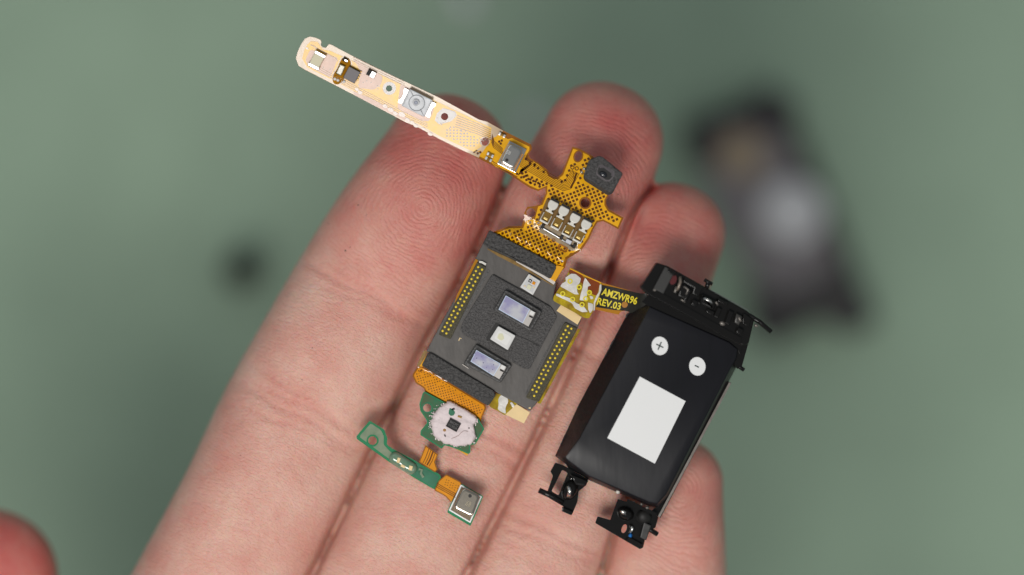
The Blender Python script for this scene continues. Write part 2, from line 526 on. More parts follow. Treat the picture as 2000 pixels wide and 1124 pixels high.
def finger_mesh(bm, K, flatk=.92, n=44, cap=True, expo=2.3):
    path = smooth_path(K)
    # rounded tip
    p = path[-1]; dirv = path[-1, :2] - path[-4, :2]; dirv /= np.linalg.norm(dirv)
    rings = []
    for q_ in path:
        r = q_[2]; rh = r * flatk * .01
        rings.append((q_[0], q_[1], r, rh, q_[3] - rh))
    r0 = p[2]; rh0 = r0 * flatk * .01
    slope = (path[-1, 3] - path[-6, 3]) / (np.linalg.norm(path[-1, :2] - path[-6, :2]) + 1e-6)
    for k in range(1, 13):
        t = k / 12 * math.pi / 2
        adv = r0 * .97 * math.sin(t)
        c = max(math.cos(t), .06) ** .92
        rings.append((p[0] + dirv[0] * adv, p[1] + dirv[1] * adv, r0 * c, rh0 * c, p[3] - rh0 + slope * adv * .45))
    prev = None
    for i, (x, y, r, rh, zc) in enumerate(rings):
        a = rings[max(i-1, 0)]; b_ = rings[min(i+1, len(rings)-1)]
        t = np.array([b_[0]-a[0], b_[1]-a[1]]); t = t / (np.linalg.norm(t) + 1e-9)
        nx, ny = -t[1], t[0]
        ring = []
        for k in range(n):
            th = 2 * math.pi * k / n
            c, s = math.cos(th), math.sin(th)
            u = math.copysign(abs(c) ** (2/expo), c); w = math.copysign(abs(s) ** (2/expo), s)
            ring.append(bm.verts.new(P(x + nx * r * u, y + ny * r * u, zc + rh * w)))
        if prev:
            for k in range(n):
                bm.faces.new((prev[k], prev[(k+1) % n], ring[(k+1) % n], ring[k]))
        else:
            bm.faces.new(ring[::-1])
        prev = ring
    bm.faces.new(prev)

FPX = {}
for k, v in FING.items():
    FPX[k] = [(*nd(n_, d_), r_ + 1, z_) for n_, d_, r_, z_ in v]
FPX.update(PX)

def build_hand():
    bm = bmesh.new()
    for k, v in FPX.items():
        finger_mesh(bm, v, flatk=.9 if k == 'thumb' else .92)
    # palm and wrist: broad tubes behind the finger roots
    def palm(K, fk):
        finger_mesh(bm, K, flatk=fk, cap=True, expo=2.2)
    for n_, r_, z_ in ((930, 185, .0), (1195, 170, .05), (1430, 165, -.02)):
        palm([(*nd(n_ + 60, -2500), r_ + 60, .1), (*nd(n_ + 40, -2000), r_ + 40, .15), (*nd(n_ + 10, -1500), r_ + 15, -.05), (*nd(n_, -1180), r_, z_)], .85)
    palm([(330, 3200, 230, .1), (760, 2450, 220, .0), (1180, 1950, 190, -.1), (1262, 1600, 140, -.2)], .85)
    palm([(200, 3300, 300, .2), (180, 2700, 300, .35), (200, 2300, 270, .1), (120, 2050, 220, -.5)], .85)
    palm([(-500, 4200, 430, -.2), (-50, 3300, 460, -.1), (250, 2800, 470, 0), (350, 2500, 420, 0)], .62)
    bmesh.ops.recalc_face_normals(bm, faces=bm.faces[:])
    me = bpy.data.meshes.new("hand_raw"); bm.to_mesh(me); bm.free()
    t = bpy.data.objects.new("hand_raw", me); COL.objects.link(t)
    md = t.modifiers.new("r", 'REMESH'); md.mode = 'VOXEL'; md.voxel_size = .065; md.adaptivity = 0
    dg = bpy.context.evaluated_depsgraph_get()
    out = bpy.data.meshes.new_from_object(t.evaluated_get(dg))
    bpy.data.objects.remove(t)
    out.name = "hand"
    nv = len(out.vertices)
    co = np.empty(nv * 3); out.vertices.foreach_get('co', co); co = co.reshape(-1, 3)
    ed = np.empty(len(out.edges) * 2, dtype=np.int64); out.edges.foreach_get('vertices', ed); ed = ed.reshape(-1, 2)
    deg = np.bincount(ed.ravel(), minlength=nv)[:, None]
    for it in range(3):
        acc = np.zeros_like(co)
        for a in range(3):
            acc[:, a] = np.bincount(ed[:, 0], co[ed[:, 1], a], nv) + np.bincount(ed[:, 1], co[ed[:, 0], a], nv)
        co += .5 * (acc / deg - co)
    # ---- finger coordinates, in px
    k_ = (CAM_H - co[:, 2]) / CAM_H * .01
    X = co[:, 0] / k_ + 1000; Y = 562 - co[:, 1] / k_
    n_, d_ = X * CA + Y * SA, X * SA - Y * CA
    # which finger
    names = list(FPX)
    dist = []
    for k in names:
        pth = smooth_path(FPX[k])
        dd = np.full(nv, 1e9)
        for q_ in pth:
            dd = np.minimum(dd, np.hypot(X - q_[0], Y - q_[1]) / q_[2])
        dist.append(dd)
    which = np.argmin(np.array(dist), axis=0)
    core = {'index': (922, 12), 'middle': (1188, 165), 'ring': (1392, 60), 'pinky': (1480, -400), 'thumb': (600, -900)}
    tip = {'index': 225, 'middle': 395, 'ring': 285, 'pinky': -100, 'thumb': -900}
    dip = {'index': -185, 'middle': -10, 'ring': -95, 'pinky': -330, 'thumb': -1300}
    phase = np.zeros(nv); mask = np.zeros(nv); flush = np.zeros(nv)
    for i, k in enumerate(names):
        s = which == i
        cn, c_d = core[k]
        if k == 'pinky':
            cn, c_d = xy_nd(1325, 960); tp = c_d + 80; dp = c_d - 150
        elif k == 'thumb':
            cn, c_d = xy_nd(-40, 1150); tp = c_d + 120; dp = c_d - 250
        else:
            tp, dp = tip[k], dip[k]
        dn = (n_[s] - cn) * .01; dd = (d_[s] - c_d) * .01
        below = np.clip(-dd / 1.6, 0, 1)
        kk = (1 - below) ** 1.5 * .95 + .05
        slant = np.where(dn < 0, .55, -.25) * below * (1 - np.clip((-dd - 1.6) / 1.2, 0, 1)) * np.abs(dn)
        phase[s] = np.sqrt(dn ** 2 * kk + dd ** 2 * .85 + .004) + slant * .35
        t = (d_[s] - dp) / (tp - dp)
        mask[s] = np.clip((t + .10) / .22, 0, 1) * .85 + .18
        flush[s] = .14 + .47 * np.clip(t * 1.5 + .1, 0, 1.15)
    s = which == names.index('pinky'); flush[s] = .20 + .45 * (flush[s] - .14)
    # flush fades across finger boundaries; lower parts of the palm side paler
    flush += .10 * np.exp(-((n_ - 905) / 150) ** 2) * np.exp(-((d_ + 60) / 170) ** 2)
    flush += .04 * np.clip((X - 1180) / 250, 0, 1) + .14 * np.clip((900 - n_) / 140, 0, 1) * np.clip((-d_ - 250) / 250, 0, 1)
    # redder tint along the joint creases
    crease = np.zeros(nv)
    no = np.empty(nv * 3)
    out.vertices.foreach_set('co', co.ravel()); out.update()
    out.vertices.foreach_get('normal', no); no = no.reshape(-1, 3)
    wob = .06 * np.sin(n_ * .05) + .05 * np.sin(n_ * .021 + 1)
    disp = np.zeros(nv)
    def groove(k, n0, d0, amp, w, slope, half, curve=0, col=.6):
        s = which == names.index(k)
        x = (n_[s] - n0) * .01
        y = (d_[s] - d0) * .01 - slope * x - curve * x * x - wob[s] * .5
        g = np.exp(-(y / w) ** 2) * np.clip(1.35 - (np.abs(x) / half) ** 2, 0, 1)
        disp[s] -= amp * g; crease[s] = np.maximum(crease[s], g * col)
    # distal and middle joint creases
    groove('index', 897, -190, .05, .075, -.02, 1.35); groove('index', 897, -206, .03, .05, .05, 1.0)
    groove('index', 880, -176, .02, .04, -.12, .8)
    groove('index', 893, -440, .035, .07, .02, 1.3); groove('index', 893, -462, .045, .08, -.05, 1.35)
    groove('index', 900, -485, .025, .06, .06, 1.1); groove('index', 880, -425, .02, .05, -.1, 1.0)
    groove('middle', 1188, -12, .05, .08, 0, 1.3)
    groove('middle', 1192, -330, .04, .07, .03, 1.3); groove('middle', 1192, -352, .045, .08, -.03, 1.3)
    groove('middle', 1190, -375, .02, .06, .05, 1.0)
    groove('ring', 1410, -92, .045, .08, 0, 1.0); groove('ring', 1428, -440, .04, .08, .0, 1.1); groove('ring', 1428, -462, .03, .06, .04, 1.0)
    for i in range(26):      # faint secondary folds
        k = ('index', 'middle', 'ring')[i % 3]
        base = {'index': (895, -455), 'middle': (1192, -345), 'ring': (1428, -450)}[k]
        groove(k, base[0] + random.uniform(-50, 50), base[1] + random.uniform(-75, 75), random.uniform(.006, .014), random.uniform(.03, .05),
               random.uniform(-.25, .25), random.uniform(.3, .9), 0, .12)
    up = np.clip(no[:, 2] * 1.5, 0, 1)
    # the deep line where two fingers press together
    ds_ = np.sort(np.array(dist), axis=0)
    rel = (ds_[1] - ds_[0]) * 1.4
    co[:, 2] -= np.where((co[:, 2] > -1.5) & (ds_[0] < 1.25), .80 * np.exp(-(rel / .11) ** 2), 0)
    near = (rel < .32) & (ds_[0] < 1.3)
    for it in range(4):          # even out the bottom of that line
        acc = np.zeros_like(co)
        for a in range(3):
            acc[:, a] = np.bincount(ed[:, 0], co[ed[:, 1], a], nv) + np.bincount(ed[:, 1], co[ed[:, 0], a], nv)
        co[near] += .4 * (acc / deg - co)[near]
    co += no * (disp * up)[:, None]
    # broad lumps of flesh
    lump = .018 * np.sin(n_ * .021 + d_ * .013) * np.sin(d_ * .017 - n_ * .008 + 2)
    co[:, 2] += lump * up
    out.vertices.foreach_set('co', co.ravel())
    for nm, arr in (("print_phase", phase), ("print_mask", mask), ("flush", flush), ("crease", crease * up)):
        at = out.attributes.new(nm, 'FLOAT', 'POINT'); at.data.foreach_set('value', arr.astype(np.float32))
    at = out.attributes.new("finger_co", 'FLOAT_VECTOR', 'POINT')
    at.data.foreach_set('vector', np.stack([n_ * .01, d_ * .01, co[:, 2]], 1).astype(np.float32).ravel())
    out.update()
    out.materials.clear()
    o = link("hand", out, M['skin'], None, True)
    o['label'] = "pale left hand held palm up with small electronic parts lying on its fingers"
    o['category'] = "hand"
    return o
hand = build_hand()

# ------------------------------------------------------------------ the flex circuit with the sensor board
circuit = thing("flex_circuit", "amber flex circuit with long pale end strip, dark sensor board and green tail board", "circuit", P(990, 610, .1))

# ---- resting heights
U = Vector((.899, .438)); V = Vector((.438, -.899))          # along and across the end strip
E_ = Vector((.463, -.886))                                    # away from the board's upper edge
def slopes(c):
    v = (Vector((0, 0, CAM_H)) - c).normalized(); l = (KEY - c).normalized()
    h = (v + l).normalized()
    return -h.x / h.z, -h.y / h.z
SX, SY = slopes(P(770, 185, .6))
G_U = (SX * U.x - SY * U.y) * .006      # height per px along U
G_V = (SX * V.x - SY * V.y) * .01
def HF(x, y):
    """Height of the flex film's underside."""
    t = (x - 956) * E_.x + (y - 450) * E_.y
    k = min(max((t + 5) / 50, 0), 1)
    z = .16 + .10 * min(max(t / 60, 0), 1)
    if t > -12:
        z += .16 * math.exp(-((t - 13) / 13) ** 2)
    s = (1037 - x) * U.x + (283 - y) * U.y
    v = (x - 1000) * V.x + (y - 295) * V.y
    if s > 40:
        w = min((s - 40) / 70, 1); r = w * w * (3 - 2 * w)
        run = s - 40 - 35 if s > 110 else (s - 40) * r * .5
        z += -G_U * max(run, 0) + G_V * v * r * .95
    # finger tips fall away: the free foam corner stays level
    return z
BH = .27                                    # top of the sensor board
def HB(x, y): return 0.0

FLEX = [(854,191),(884.5,207),(936,234.5),(952,238),(984,256),(1037,282.6),(1039,291),(1032,302),(1036,310),(1051,318),(1068,331),(1073,341),(1080,346.5),(1088,347),(1097,340),(1105,320),
        (1118,287),(1131,290.6),(1158,305.6),(1172,330),(1189,379.6),(1184,392),(1183.6,399),(1189,409.5),(1218,425.5),(1208,448.5),(1190,438.5),(1178,432.5),(1167,434.5),(1158,449),(1151,467),(1135,490),(1108,506),(1103,524),
        (1086,540),(950,470),(966,452.5),(994,442),(1019,442),(1024.6,424),(1023,418),(1030,404.5),(1044,403),(1056.6,399),(1065.5,378),(1065,367),(1051,374),(1033.5,367),(1007,349),(991,338.6),(964.6,330),(956,319),(911,298),(860,273)]
STRIP = [(577.8,114),(582,100),(589,85.6),(595.6,76),(604.5,71.7),(617,74),(626.7,78.5),(628,83),(626.7,88),(630,92.3),(636.5,93.6),(642.7,86.5),(647,87.4),(684.5,107.3),(755.7,142.5),(860,192),(936,234),(952,238),
         (984,256),(968,268),(948,290),(935,309),(911,298),(860,273),(818,250),(791,238.6),(720,201),(649,164),(595.6,137),(583,129)]
h_strip1, h_strip2, h_strip3 = circ(760,173,6), circ(868.5,228,7), circ(947,277,7.5)
h1, h2, h3 = circ(1129.5,305.6,7,16,10,20), circ(1143,397,9), circ(1037,416,9)
# one film: narrow strip then wide flex (joined outline)
FILM = STRIP[:18] + FLEX[4:50] + STRIP[22:]
Shape(HF).prism(FILM, 0, .03, [h_strip1, h_strip2, h_strip3, h1, h2, h3], grid=14).build("film", M['film'], circuit, angle=40)
# the pale cover over the end strip
sc = [p for p in STRIP]
Shape(HF).prism(off(sc, .4), .032, .04, [circ(760,173,6.5), circ(868.5,228,7.5), circ(947,277,8)], grid=14).build("strip_cover", M['strip_film'], circuit, angle=40)
AMB = [(675,112),(683,116),(686,125),(680,137),(675,150),(669,160),(660,166),(652,164),(649,156),(652,144),(659,134),(664,121),(668,114)]
inner = [(590,115),(594,100),(600,88),(607,81),(620,82),(630,97),(645,100),(684,117),(752,150),(800,174),(858,201),(930,236),(960,250),(958,268),(940,287),(925,297),(905,288),(858,266),(818,243),(791,231),(720,193),(650,157),(600,132)]
Shape(HF).prism(inner, .042, .046, [circ(760,173,13,16), off(AMB, -2), [(853,222),(865,211),(889,218),(893,226),(881,238),(858,244),(849,236)], circ(947,277,10)], grid=14).build("copper_layer", M['strip_copper'], circuit, angle=40)
Shape(HF).prism(rnd([(853.5,222),(865,211.5),(888.5,218.5),(892,226),(880.5,237.5),(858,243.5),(849.5,236)], 6), .042, .047, [circ(868.5,228,7.2)], grid=14).build("bare_patch", M['grey_ring'], circuit)
Shape(HF).prism(circ(761,173,12.5), .042, .047, [circ(760,173,6.2)]).build("bare_patch", M['grey_ring'], circuit)
Shape(HF).prism(rnd(AMB, 4), .042, .05, grid=14).build("window", mat("window_amber", (.50, .22, .008), .7, spec=.05, vary=.4, vscale=8), circuit, label="dark amber window in the pale strip")
PEACH = mat("peach_film", (.66, .40, .29), .5, coat=.6, coat_r=.2, spec=.1, vary=.2, vscale=5)
for pl in ([(606,97),(640,108),(660,113),(650,140),(644,152),(604,131),(596,118)], [(690,115),(748,150),(744,166),(730,176),(700,172),(704,140)],
           [(782,164),(850,199),(847,215),(838,238),(822,236),(776,212)], [(690,178),(722,192),(770,217),(800,233),(796,238),(740,211),(692,186)]):
    Shape(HF).prism(rnd(pl, 5), .047, .0485, [q for q in (circ(760,173,14),) if False], grid=14).build("bare_patch", PEACH, circuit)
tr = Shape(HF)
for k in range(6):       # fine traces running down the strip
    o_ = k * 4.2
    pts = [(893 - o_ * .2, 226 + o_ * 1.05), (930 + o_ * .1, 241 + o_), (958 + o_ * .05, 254 + o_ * .95)]
    tr.prism(ribbon(pts, 1.5), .047, .051, grid=16)
for k in range(3):
    tr.prism(ribbon([(600 + k * 2, 128 - k * 4), (650, 154 - k * 4), (720, 190 - k * 4), (790, 228 - k * 4), (835, 248 - k * 3)], 1.2), .047, .05, grid=16)
    tr.prism(ribbon([(690, 112 + k * 4), (750, 141 + k * 4), (790, 160 + k * 4)], 1.1), .047, .05, grid=16)
tr.prism(ribbon([(606,88),(612,90),(622,97),(640,106),(655,114),(660,120)], 2), .047, .05)
tr.build("trace", M['strip_line'], circuit, kind='stuff')
dm = Shape(HF)
for a in range(22):
    for b_ in range(9):
        x = 885 + a * 7.2 * .62 + (b_ % 2) * 3 ; y = 248 + a * 3.9 * .62 + b_ * 5.6 - a * .4
        x = 873 + a * 6.6; y = 243 + a * 3.1 + b_ * 5.8 + (a % 2) * 2.9
        if inside(x, y, [(874,246),(895,240),(945,266),(938,283),(915,290),(868,264)]):
            dm.prism(R(x, y, 3.1, 3.1, 65), .047, .05)
for _ in range(60):
    s = random.uniform(-370, 30); v = random.uniform(-24, -8)
    x, y = 985 + U.x * s + V.x * v - 20, 268 + U.y * s + V.y * v
    if inside(x, y, inner): dm.prism(R(x, y, 2.2, 2.2, 30), .047, .05)
dm.build("etched_opening", M['strip_gap'], circuit, kind='stuff')
GL = mat("strip_pale_blot", (.60, .48, .40), .5, spec=.1, coat=.7, coat_r=.15)
bl = Shape(HF)  # small pale blots along the strip
for x, y, r in ((697,175,4),(703,181,5),(752,208,5),(763,215,6),(772,222,5),(785,224,7),(796,236,6),(805,240,5),(600,95,3),(812,246,5),(840,262,5),(827,252,4)):
    bl.prism(circ(x, y, r, 9, r * .7, 27), .051, .054)
bl.build("pale_blot", GL, circuit, kind='stuff')

# ---- parts on the end strip
led = Shape(HF).slab(R(618.7,118.5,21,33,28), .05, .17, 1.5).build("strip_led", M['ledcream'], circuit)
for dv in (-13.5, 13.5):
    Shape(HF).slab(R(618.7 - dv * .47 * -1 * -1, 118.5 + dv * .88, 23, 6, 28), .05, .18, 1).build("end_cap", M['tin'], led)
Shape(HF).slab(R(665,137,12,21,25), .05, .13, 2).build("capacitor", mat("olive_part", (.26,.22,.10), .3, coat=.6, vary=.4), circuit)
Shape(HF).slab(R(674,117.5,10,7,28), .05, .12, 1).build("resistor", M['chip'], circuit)
Shape(HF).slab(R(676,119,7,4,28), .12, .135, .7).build("resistor", M['tin'], circuit)
for x, y in ((654,154.5),(660,157),(672,160)):
    Shape(HF).dome(x, y, 3.2, 3.2, .05, .04).build("solder_dot", M['white'], circuit, smooth=True)
Shape(HF).slab(R(687,147,25,25,28), .05, .16, .8).build("chip", M['chip_grey'], circuit)
sp = Shape(HF)
for k in range(4):
    sp.slab(R(684 + k * 5, 130.5 + k * 2.6, 3, 3, 28), .05, .09, .4); sp.slab(R(705 - k * 2.2, 141 + k * 5, 2.6, 3, 28), .05, .09, .4)
sp.build("solder_fillet", M['brass_dark'], circuit)
c_ = Shape(HF).slab(R(720.5,142,7,12,28), .05, .13, .8).build("resistor", M['chip'], circuit)
Shape(HF).slab(R(728,146.5,10,13,28), .05, .14, 1.2).build("end_cap", M['tin'], c_)
# tactile switch
M['switch'] = mat("switch_steel", (.86,.87,.89), .5, spec=.25, vary=.25, vscale=9)
sw = Shape(HF).slab(rnd(R(814.5,201.5,50,37,26.5), 2), .05, .22, 2.5).build("tact_switch", M['switch'], circuit, angle=50)
for sgn in (-1, 1):
    cx, cy = 814.5 + sgn * 29 * .895, 201.5 + sgn * 29 * .446
    Shape(HF).prism([(cx + a * .895 - b_ * .446, cy + a * .446 + b_ * .895) for a, b_ in
                    ((-3*sgn,-15),(5*sgn,-15),(5*sgn,-9),(2*sgn,-6),(2*sgn,6),(5*sgn,9),(5*sgn,15),(-3*sgn,15))], .05, .12).build("solder_tab", M['tin'], sw)
Shape(HF).prism(circ(814,201.5,16,28), .219, .228, [circ(814,201.5,14.8,28)]).build("dome_ring", mat("ring_silver", (.22,.23,.25), .5, spec=.2), sw)
Shape(HF).prism(circ(813.5,201.3,14.2,28), .219, .232).build("dome", M['switch'], sw)
Shape(HF).prism(circ(812.5,201,6.6), .245, .275).build("plunger_ring", mat("ring_grey", (.16,.17,.19), .3), sw)
Shape(HF).dome(812.5,201,4.6,4.6,.26,.03).build("plunger", mat("plunger_blue_grey", (.36,.38,.45), .3), sw, smooth=True)
# ---- microphone can on the strip's root
MC = [(995,275.5),(1028.7,292),(1007,338.6),(971,320)]
base = Shape(HF).slab(MC, .03, .08, 1).build("microphone", M['nickel'], circuit)
mt = off(MC, 2.5)
mt = [(mt[0][0]-1, mt[0][1]+1), (mt[1][0]-4, mt[1][1]), (mt[2][0]-4, mt[2][1]-4), (mt[3][0]+2, mt[3][1]-2)]
Shape(HF).slab(rnd(mt, 9, 6), .08, .30, 5, 5, bot=rnd(off(mt, -1), 9, 6), bz=2.2).build("can", M['nickel'], base, angle=50)
Shape(HF).prism(circ(990,313,3.2), .297, .304).build("port", M['deep'], base)
ET = mat("etched_mark", (.74,.71,.66), .6)
lettering("SS3", 995, 299, 3.6, 118, .304, ET, base, hf=HF); lettering("SC3", 990.5, 297, 3.6, 118, .304, ET, base, hf=HF)
Shape(HF).prism(ribbon([(1021,301),(1001,339)], 1.5), .08, .10).build("seam", M['copper2'], base)

# ---- copper of the wide flex
COP = off(FLEX, 3.2)
flexcop = COP[6:36] + COP[38:49]
mask_c = [(976,262),(1000,272),(1034,288)]
cop_main = [(1042,316),(1051,321.5),(1066,334),(1071,344),(1080,350),(1090,350.5),(1100,342),(1108,321),(1119.5,291),(1130,294),(1150,304),(1170,332),(1186,380.5),(1180.5,391),(1180.5,401),(1187,412.5),(1213.5,427),(1206.5,444),(1190,435),(1178,429),(1165,431.5),(1155,449),(1147,466),(1132,487),(1104,503),(1099,522),(1085,535),(954,468),(968,456.5),(995,446),(1022,446),(1027,432),(1045,428),(1051,404),(1060,400),(1069,378),(1069,363),(1051,370),(1035,363),(1010,347),(1017,331)]
Shape(HF).prism(cop_main, .032, .04, [circ(1129.5,305.6,9.5,16,12.5,20), circ(1143,397,12), circ(1120,440,1)], grid=10).build("copper_layer", M['copper'], circuit, angle=40)
cop_mic = [(950,279),(966,268),(976,262),(992,272),(1000,270),(1034,287),(1034,293),(1024,312),(1040,320),(1010,345),(992,334),(968,326),(958,316),(935,305),(925,298),(936,288)]
Shape(HF).prism(cop_mic, .032, .04, [circ(947,277,10)], grid=12).build("copper_layer", M['copper'], circuit, angle=40)
Shape(HF).prism(circ(1129.5,305.6,9.3,16,12.2,20), .032, .042, [circ(1129.5,305.6,7,16,10,20)]).build("hole_rim", M['film'], circuit)
Shape(HF).prism(circ(1143,397,12), .032, .05, [circ(1143,397,9)]).build("hole_rim", M['film'], circuit)
# traces across the neck
tg = Shape(HF)
neck0 = [(1017,303),(1021,317),(1060,340),(1083,357),(1098,369),(1106,372),(1114,368),(1122,352),(1130,340)]
for k in range(7):
    o_ = (k - 3) * 3.0
    pts = [(1022 - o_ * .85, 305 + o_ * .5), (1023 - o_ * .75, 318 + o_ * .8), (1060 - o_ * .45, 341 + o_ * .85), (1087 - o_ * .5, 357 + o_ * .85), (1101 - o_ * .1, 364 + o_), (1109 + o_ * .6, 362 + o_ * .8), (1116 + o_ * .85, 350 + o_ * .4), (1124 + o_ * .8, 336 + o_ * .3)]
    tg.prism(ribbon(pts, 1.1), .041, .044, grid=20)
for k in range(5):
    o_ = k * 3.4
    tg.prism(ribbon([(961 - o_ * .1, 262 + o_ * 1.1), (965 - o_ * .1, 276 + o_ * .9), (982, 291 + o_ * .8)], 1.1), .041, .044, grid=20)
tg.prism(ribbon([(1118,332),(1121,340),(1119,347)], 1.2), .041, .044); tg.prism(ribbon([(1126,338),(1122,352),(1115,368)], 3.5), .041, .044)
for x, y in ((1118,327.5),(1126.5,329.5)):
    tg.prism(circ(x, y, 4.2, 12), .041, .045, [circ(x, y, 2.4, 12)])
tg.prism(ribbon([(972,322),(960,314),(966,322),(990,336),(1002,342)], 1.3), .041, .044)
tg.build("trace", M['trace_gap'], circuit, kind='stuff')
# lattice of etched openings
la = Shape(HF)
excl = [R(1101,432,92,46,27.5), R(1090,463,80,22,27.5), R(1180,342,74,64,27.5), circ(1129.5,305.6,14,10,17,20), circ(1143,397,15), circ(1037,416,14)]
neck = [(1014,300),(1030,314),(1064,336),(1088,352),(1102,358),(1110,346),(1113,325),(1133,322),(1135,340),(1127,360),(1116,376),(1102,378),(1060,352),(1013,330)]
ca, sa = math.cos(math.radians(68)), math.sin(math.radians(68))
keep = off(cop_main, 3.6)
for i in range(-60, 60):
    for j in range(-60, 60):
        x = 1100 + (i * ca - j * sa) * 7.25; y = 440 + (i * sa + j * ca) * 7.25
        if not inside(x, y, keep) or inside(x, y, neck) or any(inside(x, y, e) for e in excl): continue
        la.prism(R(x, y, 4.6, 4.6, 68 + random.uniform(-4, 4)), .041, .044)
for x, y in ((1027,311),(1035,319),(1044,324),(1051,329),(1062,336),(1010,340),(1017,338),(1018,347),(1027,344),(1028,352),(1036,351),(1046,355),(1037,358),(1054,360),(921,292),(926,297),(931,290),(938,298),(933,300),(930,294),(975,277),(980,275),(978,281)):
    la.prism(R(x, y, 4.2, 4.2, 68), .041, .044)
la.build("etched_opening", M['gap'], circuit, kind='stuff')
for x, y in ((980.6,264),(957.5,303),(954,311.5)):
    c_ = Shape(HF).slab(R(x, y, 13, 5.5, 27), .04, .10, .8).build("capacitor", M['brass_dark'], circuit)
    for sg in (-1, 1):
        Shape(HF).slab(R(x + sg * 5 * .88, y + sg * 5 * .47, 4.5, 6.2, 27), .04, .112, .8).build("end_cap", M['tin'], c_)

# ---- foam-wrapped camera
FO = [(1166,306),(1176,305.5),(1216,337),(1217,343),(1194,377),(1184,379),(1141,350),(1140,343)]
FOB = [(x - 1, y + 4) for x, y in FO]
foam = Shape(HF).slab(rnd([(1150,313),(1170,304.5),(1178,307.5),(1217,339.5),(1198,374),(1190,377),(1142,347),(1140,341)], 4), .03, .44, 3, 4, bot=rnd([(1149,317),(1168,309),(1177,311),(1214,343),(1196,379),(1186,382),(1141,353),(1139,346)], 4)).build("camera_foam", M['foam'], circuit, angle=50)
Shape(HF).prism(rnd([(1170,322),(1178,322),(1201,335),(1200,344),(1191,355),(1183,355),(1164,342),(1165,335)], 4), .435, .446).build("aperture", mat("aperture_edge", (.11,.095,.1), .5), foam)
Shape(HF).prism(rnd([(1170,325),(1177,325),(1197,337),(1197,344),(1190,352),(1184,352),(1167,340),(1167,334)], 4), .446, .45).build("recess", M['deep'], foam)
Shape(HF).dome(1178,341,8.5,6,.45,.05,30).build("lens", mat("lens_glass", (.01,.012,.016), .04, coat=1, coat_r=.02), foam, smooth=True)
Shape(HF).prism(ribbon([(1171,327),(1180,326),(1196,338),(1195,344)], 4), .45, .462).build("gasket", mat("gasket", (.10,.085,.09), .3, coat=.8), foam)
for x, y in ((1141,330),(1136,337)):
    Shape(HF).dome(x, y, 4, 3, .04, .05, 30).build("solder_dot", M['tin'], circuit, smooth=True)

# ---- four sprung contacts
c27, s27 = math.cos(math.radians(28)), math.sin(math.radians(28))
def loc(cx, cy, a, b_): return (cx + a * c27 - b_ * s27, cy + a * s27 + b_ * c27)
bedp = [loc(1100,431,a,b_) for a, b_ in ((-48,-22),(42,-26),(47,20),(-44,24))]
Shape(HF).prism(bedp, .041, .06).build("contact_bed", mat("bed_amber", (.20,.10,.012), .35, coat=.8), circuit)
for (tx, ty), (px_, py_) in zip(((1079,402.5),(1100,414),(1122,428),(1144,440.5)), ((1067.5,424),(1088.5,436),(1110,450),(1131.5,461.5))):
    sc_ = Shape(HF).slab([loc(px_, py_, a, b_) for a, b_ in ((-9,-10),(9,-10),(9,11),(-9,11))], .06, .10, 1).build("spring_contact", M['brass_dark'], circuit)
    Shape(HF).slab([loc(px_, py_, a, b_) for a, b_ in ((-9,9),(9,9),(9,13),(-9,13))], .06, .15, 1.2).build("bar", M['cream'], sc_)
    for sg in (-1, 1):
        Shape(HF).slab([loc(px_, py_, sg * 8.4 + a, b_) for a, b_ in ((-.9,-6),(.9,-6),(.9,9.5),(-.9,9.5))], .06, .15, .6).build("side_wall", M['cream'], sc_)
    Shape(HF).slab([loc(px_, py_, a, b_) for a, b_ in ((-4,1.5),(4,1.5),(4,5.5),(-4,5.5))], .10, .125, .6).build("gold_finger", M['gold'], sc_)
    pl = [loc(tx, ty, a, b_) for a, b_ in ((-9,-9.5),(9,-9.5),(10,-4),(9.6,1),(7.5,5.5),(4,8),(-4,8),(-7.5,5.5),(-9.6,1),(-10,-4))]
    Shape(HF).slab([loc(tx, ty, a, b_) for a, b_ in ((-3,7),(3,7),(4,11),(8,11.5),(8,14.5),(-8,14.5),(-8,11.5),(-4,11))], .10, .19, .7).build("neck", M['cream'], sc_)
    Shape(lambda x, y: HF(x, y)).slab(rnd(pl, 2, 2), .10, .24, 1.6).build("tongue", M['cream'], sc_, angle=50)
    Shape(HF).slab([loc(tx, ty, a, b_) for a, b_ in ((-9.5,-13.5),(9.5,-13.5),(9.5,-10),(-9.5,-10))], .06, .20, .6).build("stop", M['deep'], sc_)
# row of small parts below the contacts
br = Shape(HF).prism(rnd([(1057,437),(1066,436),(1131,471),(1126,488),(1117,491),(1052,453)], 4), .041, .05).build("solder_bed", mat("bed_olive", (.30,.17,.02), .35, coat=1, vary=.5, vscale=9, col2=(.11,.07,.015)), circuit)
for x, y in ((1060,442.6),(1096.6,464),(1121.5,481)):
    Shape(HF).slab(R(x, y, 6, 9, 27), .05, .13, .7).build("resistor", M['chip'], circuit)
Shape(HF).tube([(1054,448,.075),(1060,446,.085),(1094,466,.085),(1121,484.5,.08)], 1.8).build("solder_bar", M['tin'], circuit, smooth=True)
Shape(HF).slab(R(1110.5,472.5,12,8,27), .05, .13, .8).build("capacitor", mat("cap_grey", (.38,.38,.42), .3), circuit)
for x, y in ((1065,462),(1081,470)):
    Shape(HF).prism(circ(x, y, 4.2, 12), .041, .052, [circ(x, y, 2.2, 12)]).build("pad_ring", M['film'], circuit)
Shape(HF).prism(rnd(R(1099,485,20,12,27), 4), .041, .052, [rnd(R(1099,485,13,6,27), 2)]).build("pad_ring", M['film'], circuit)

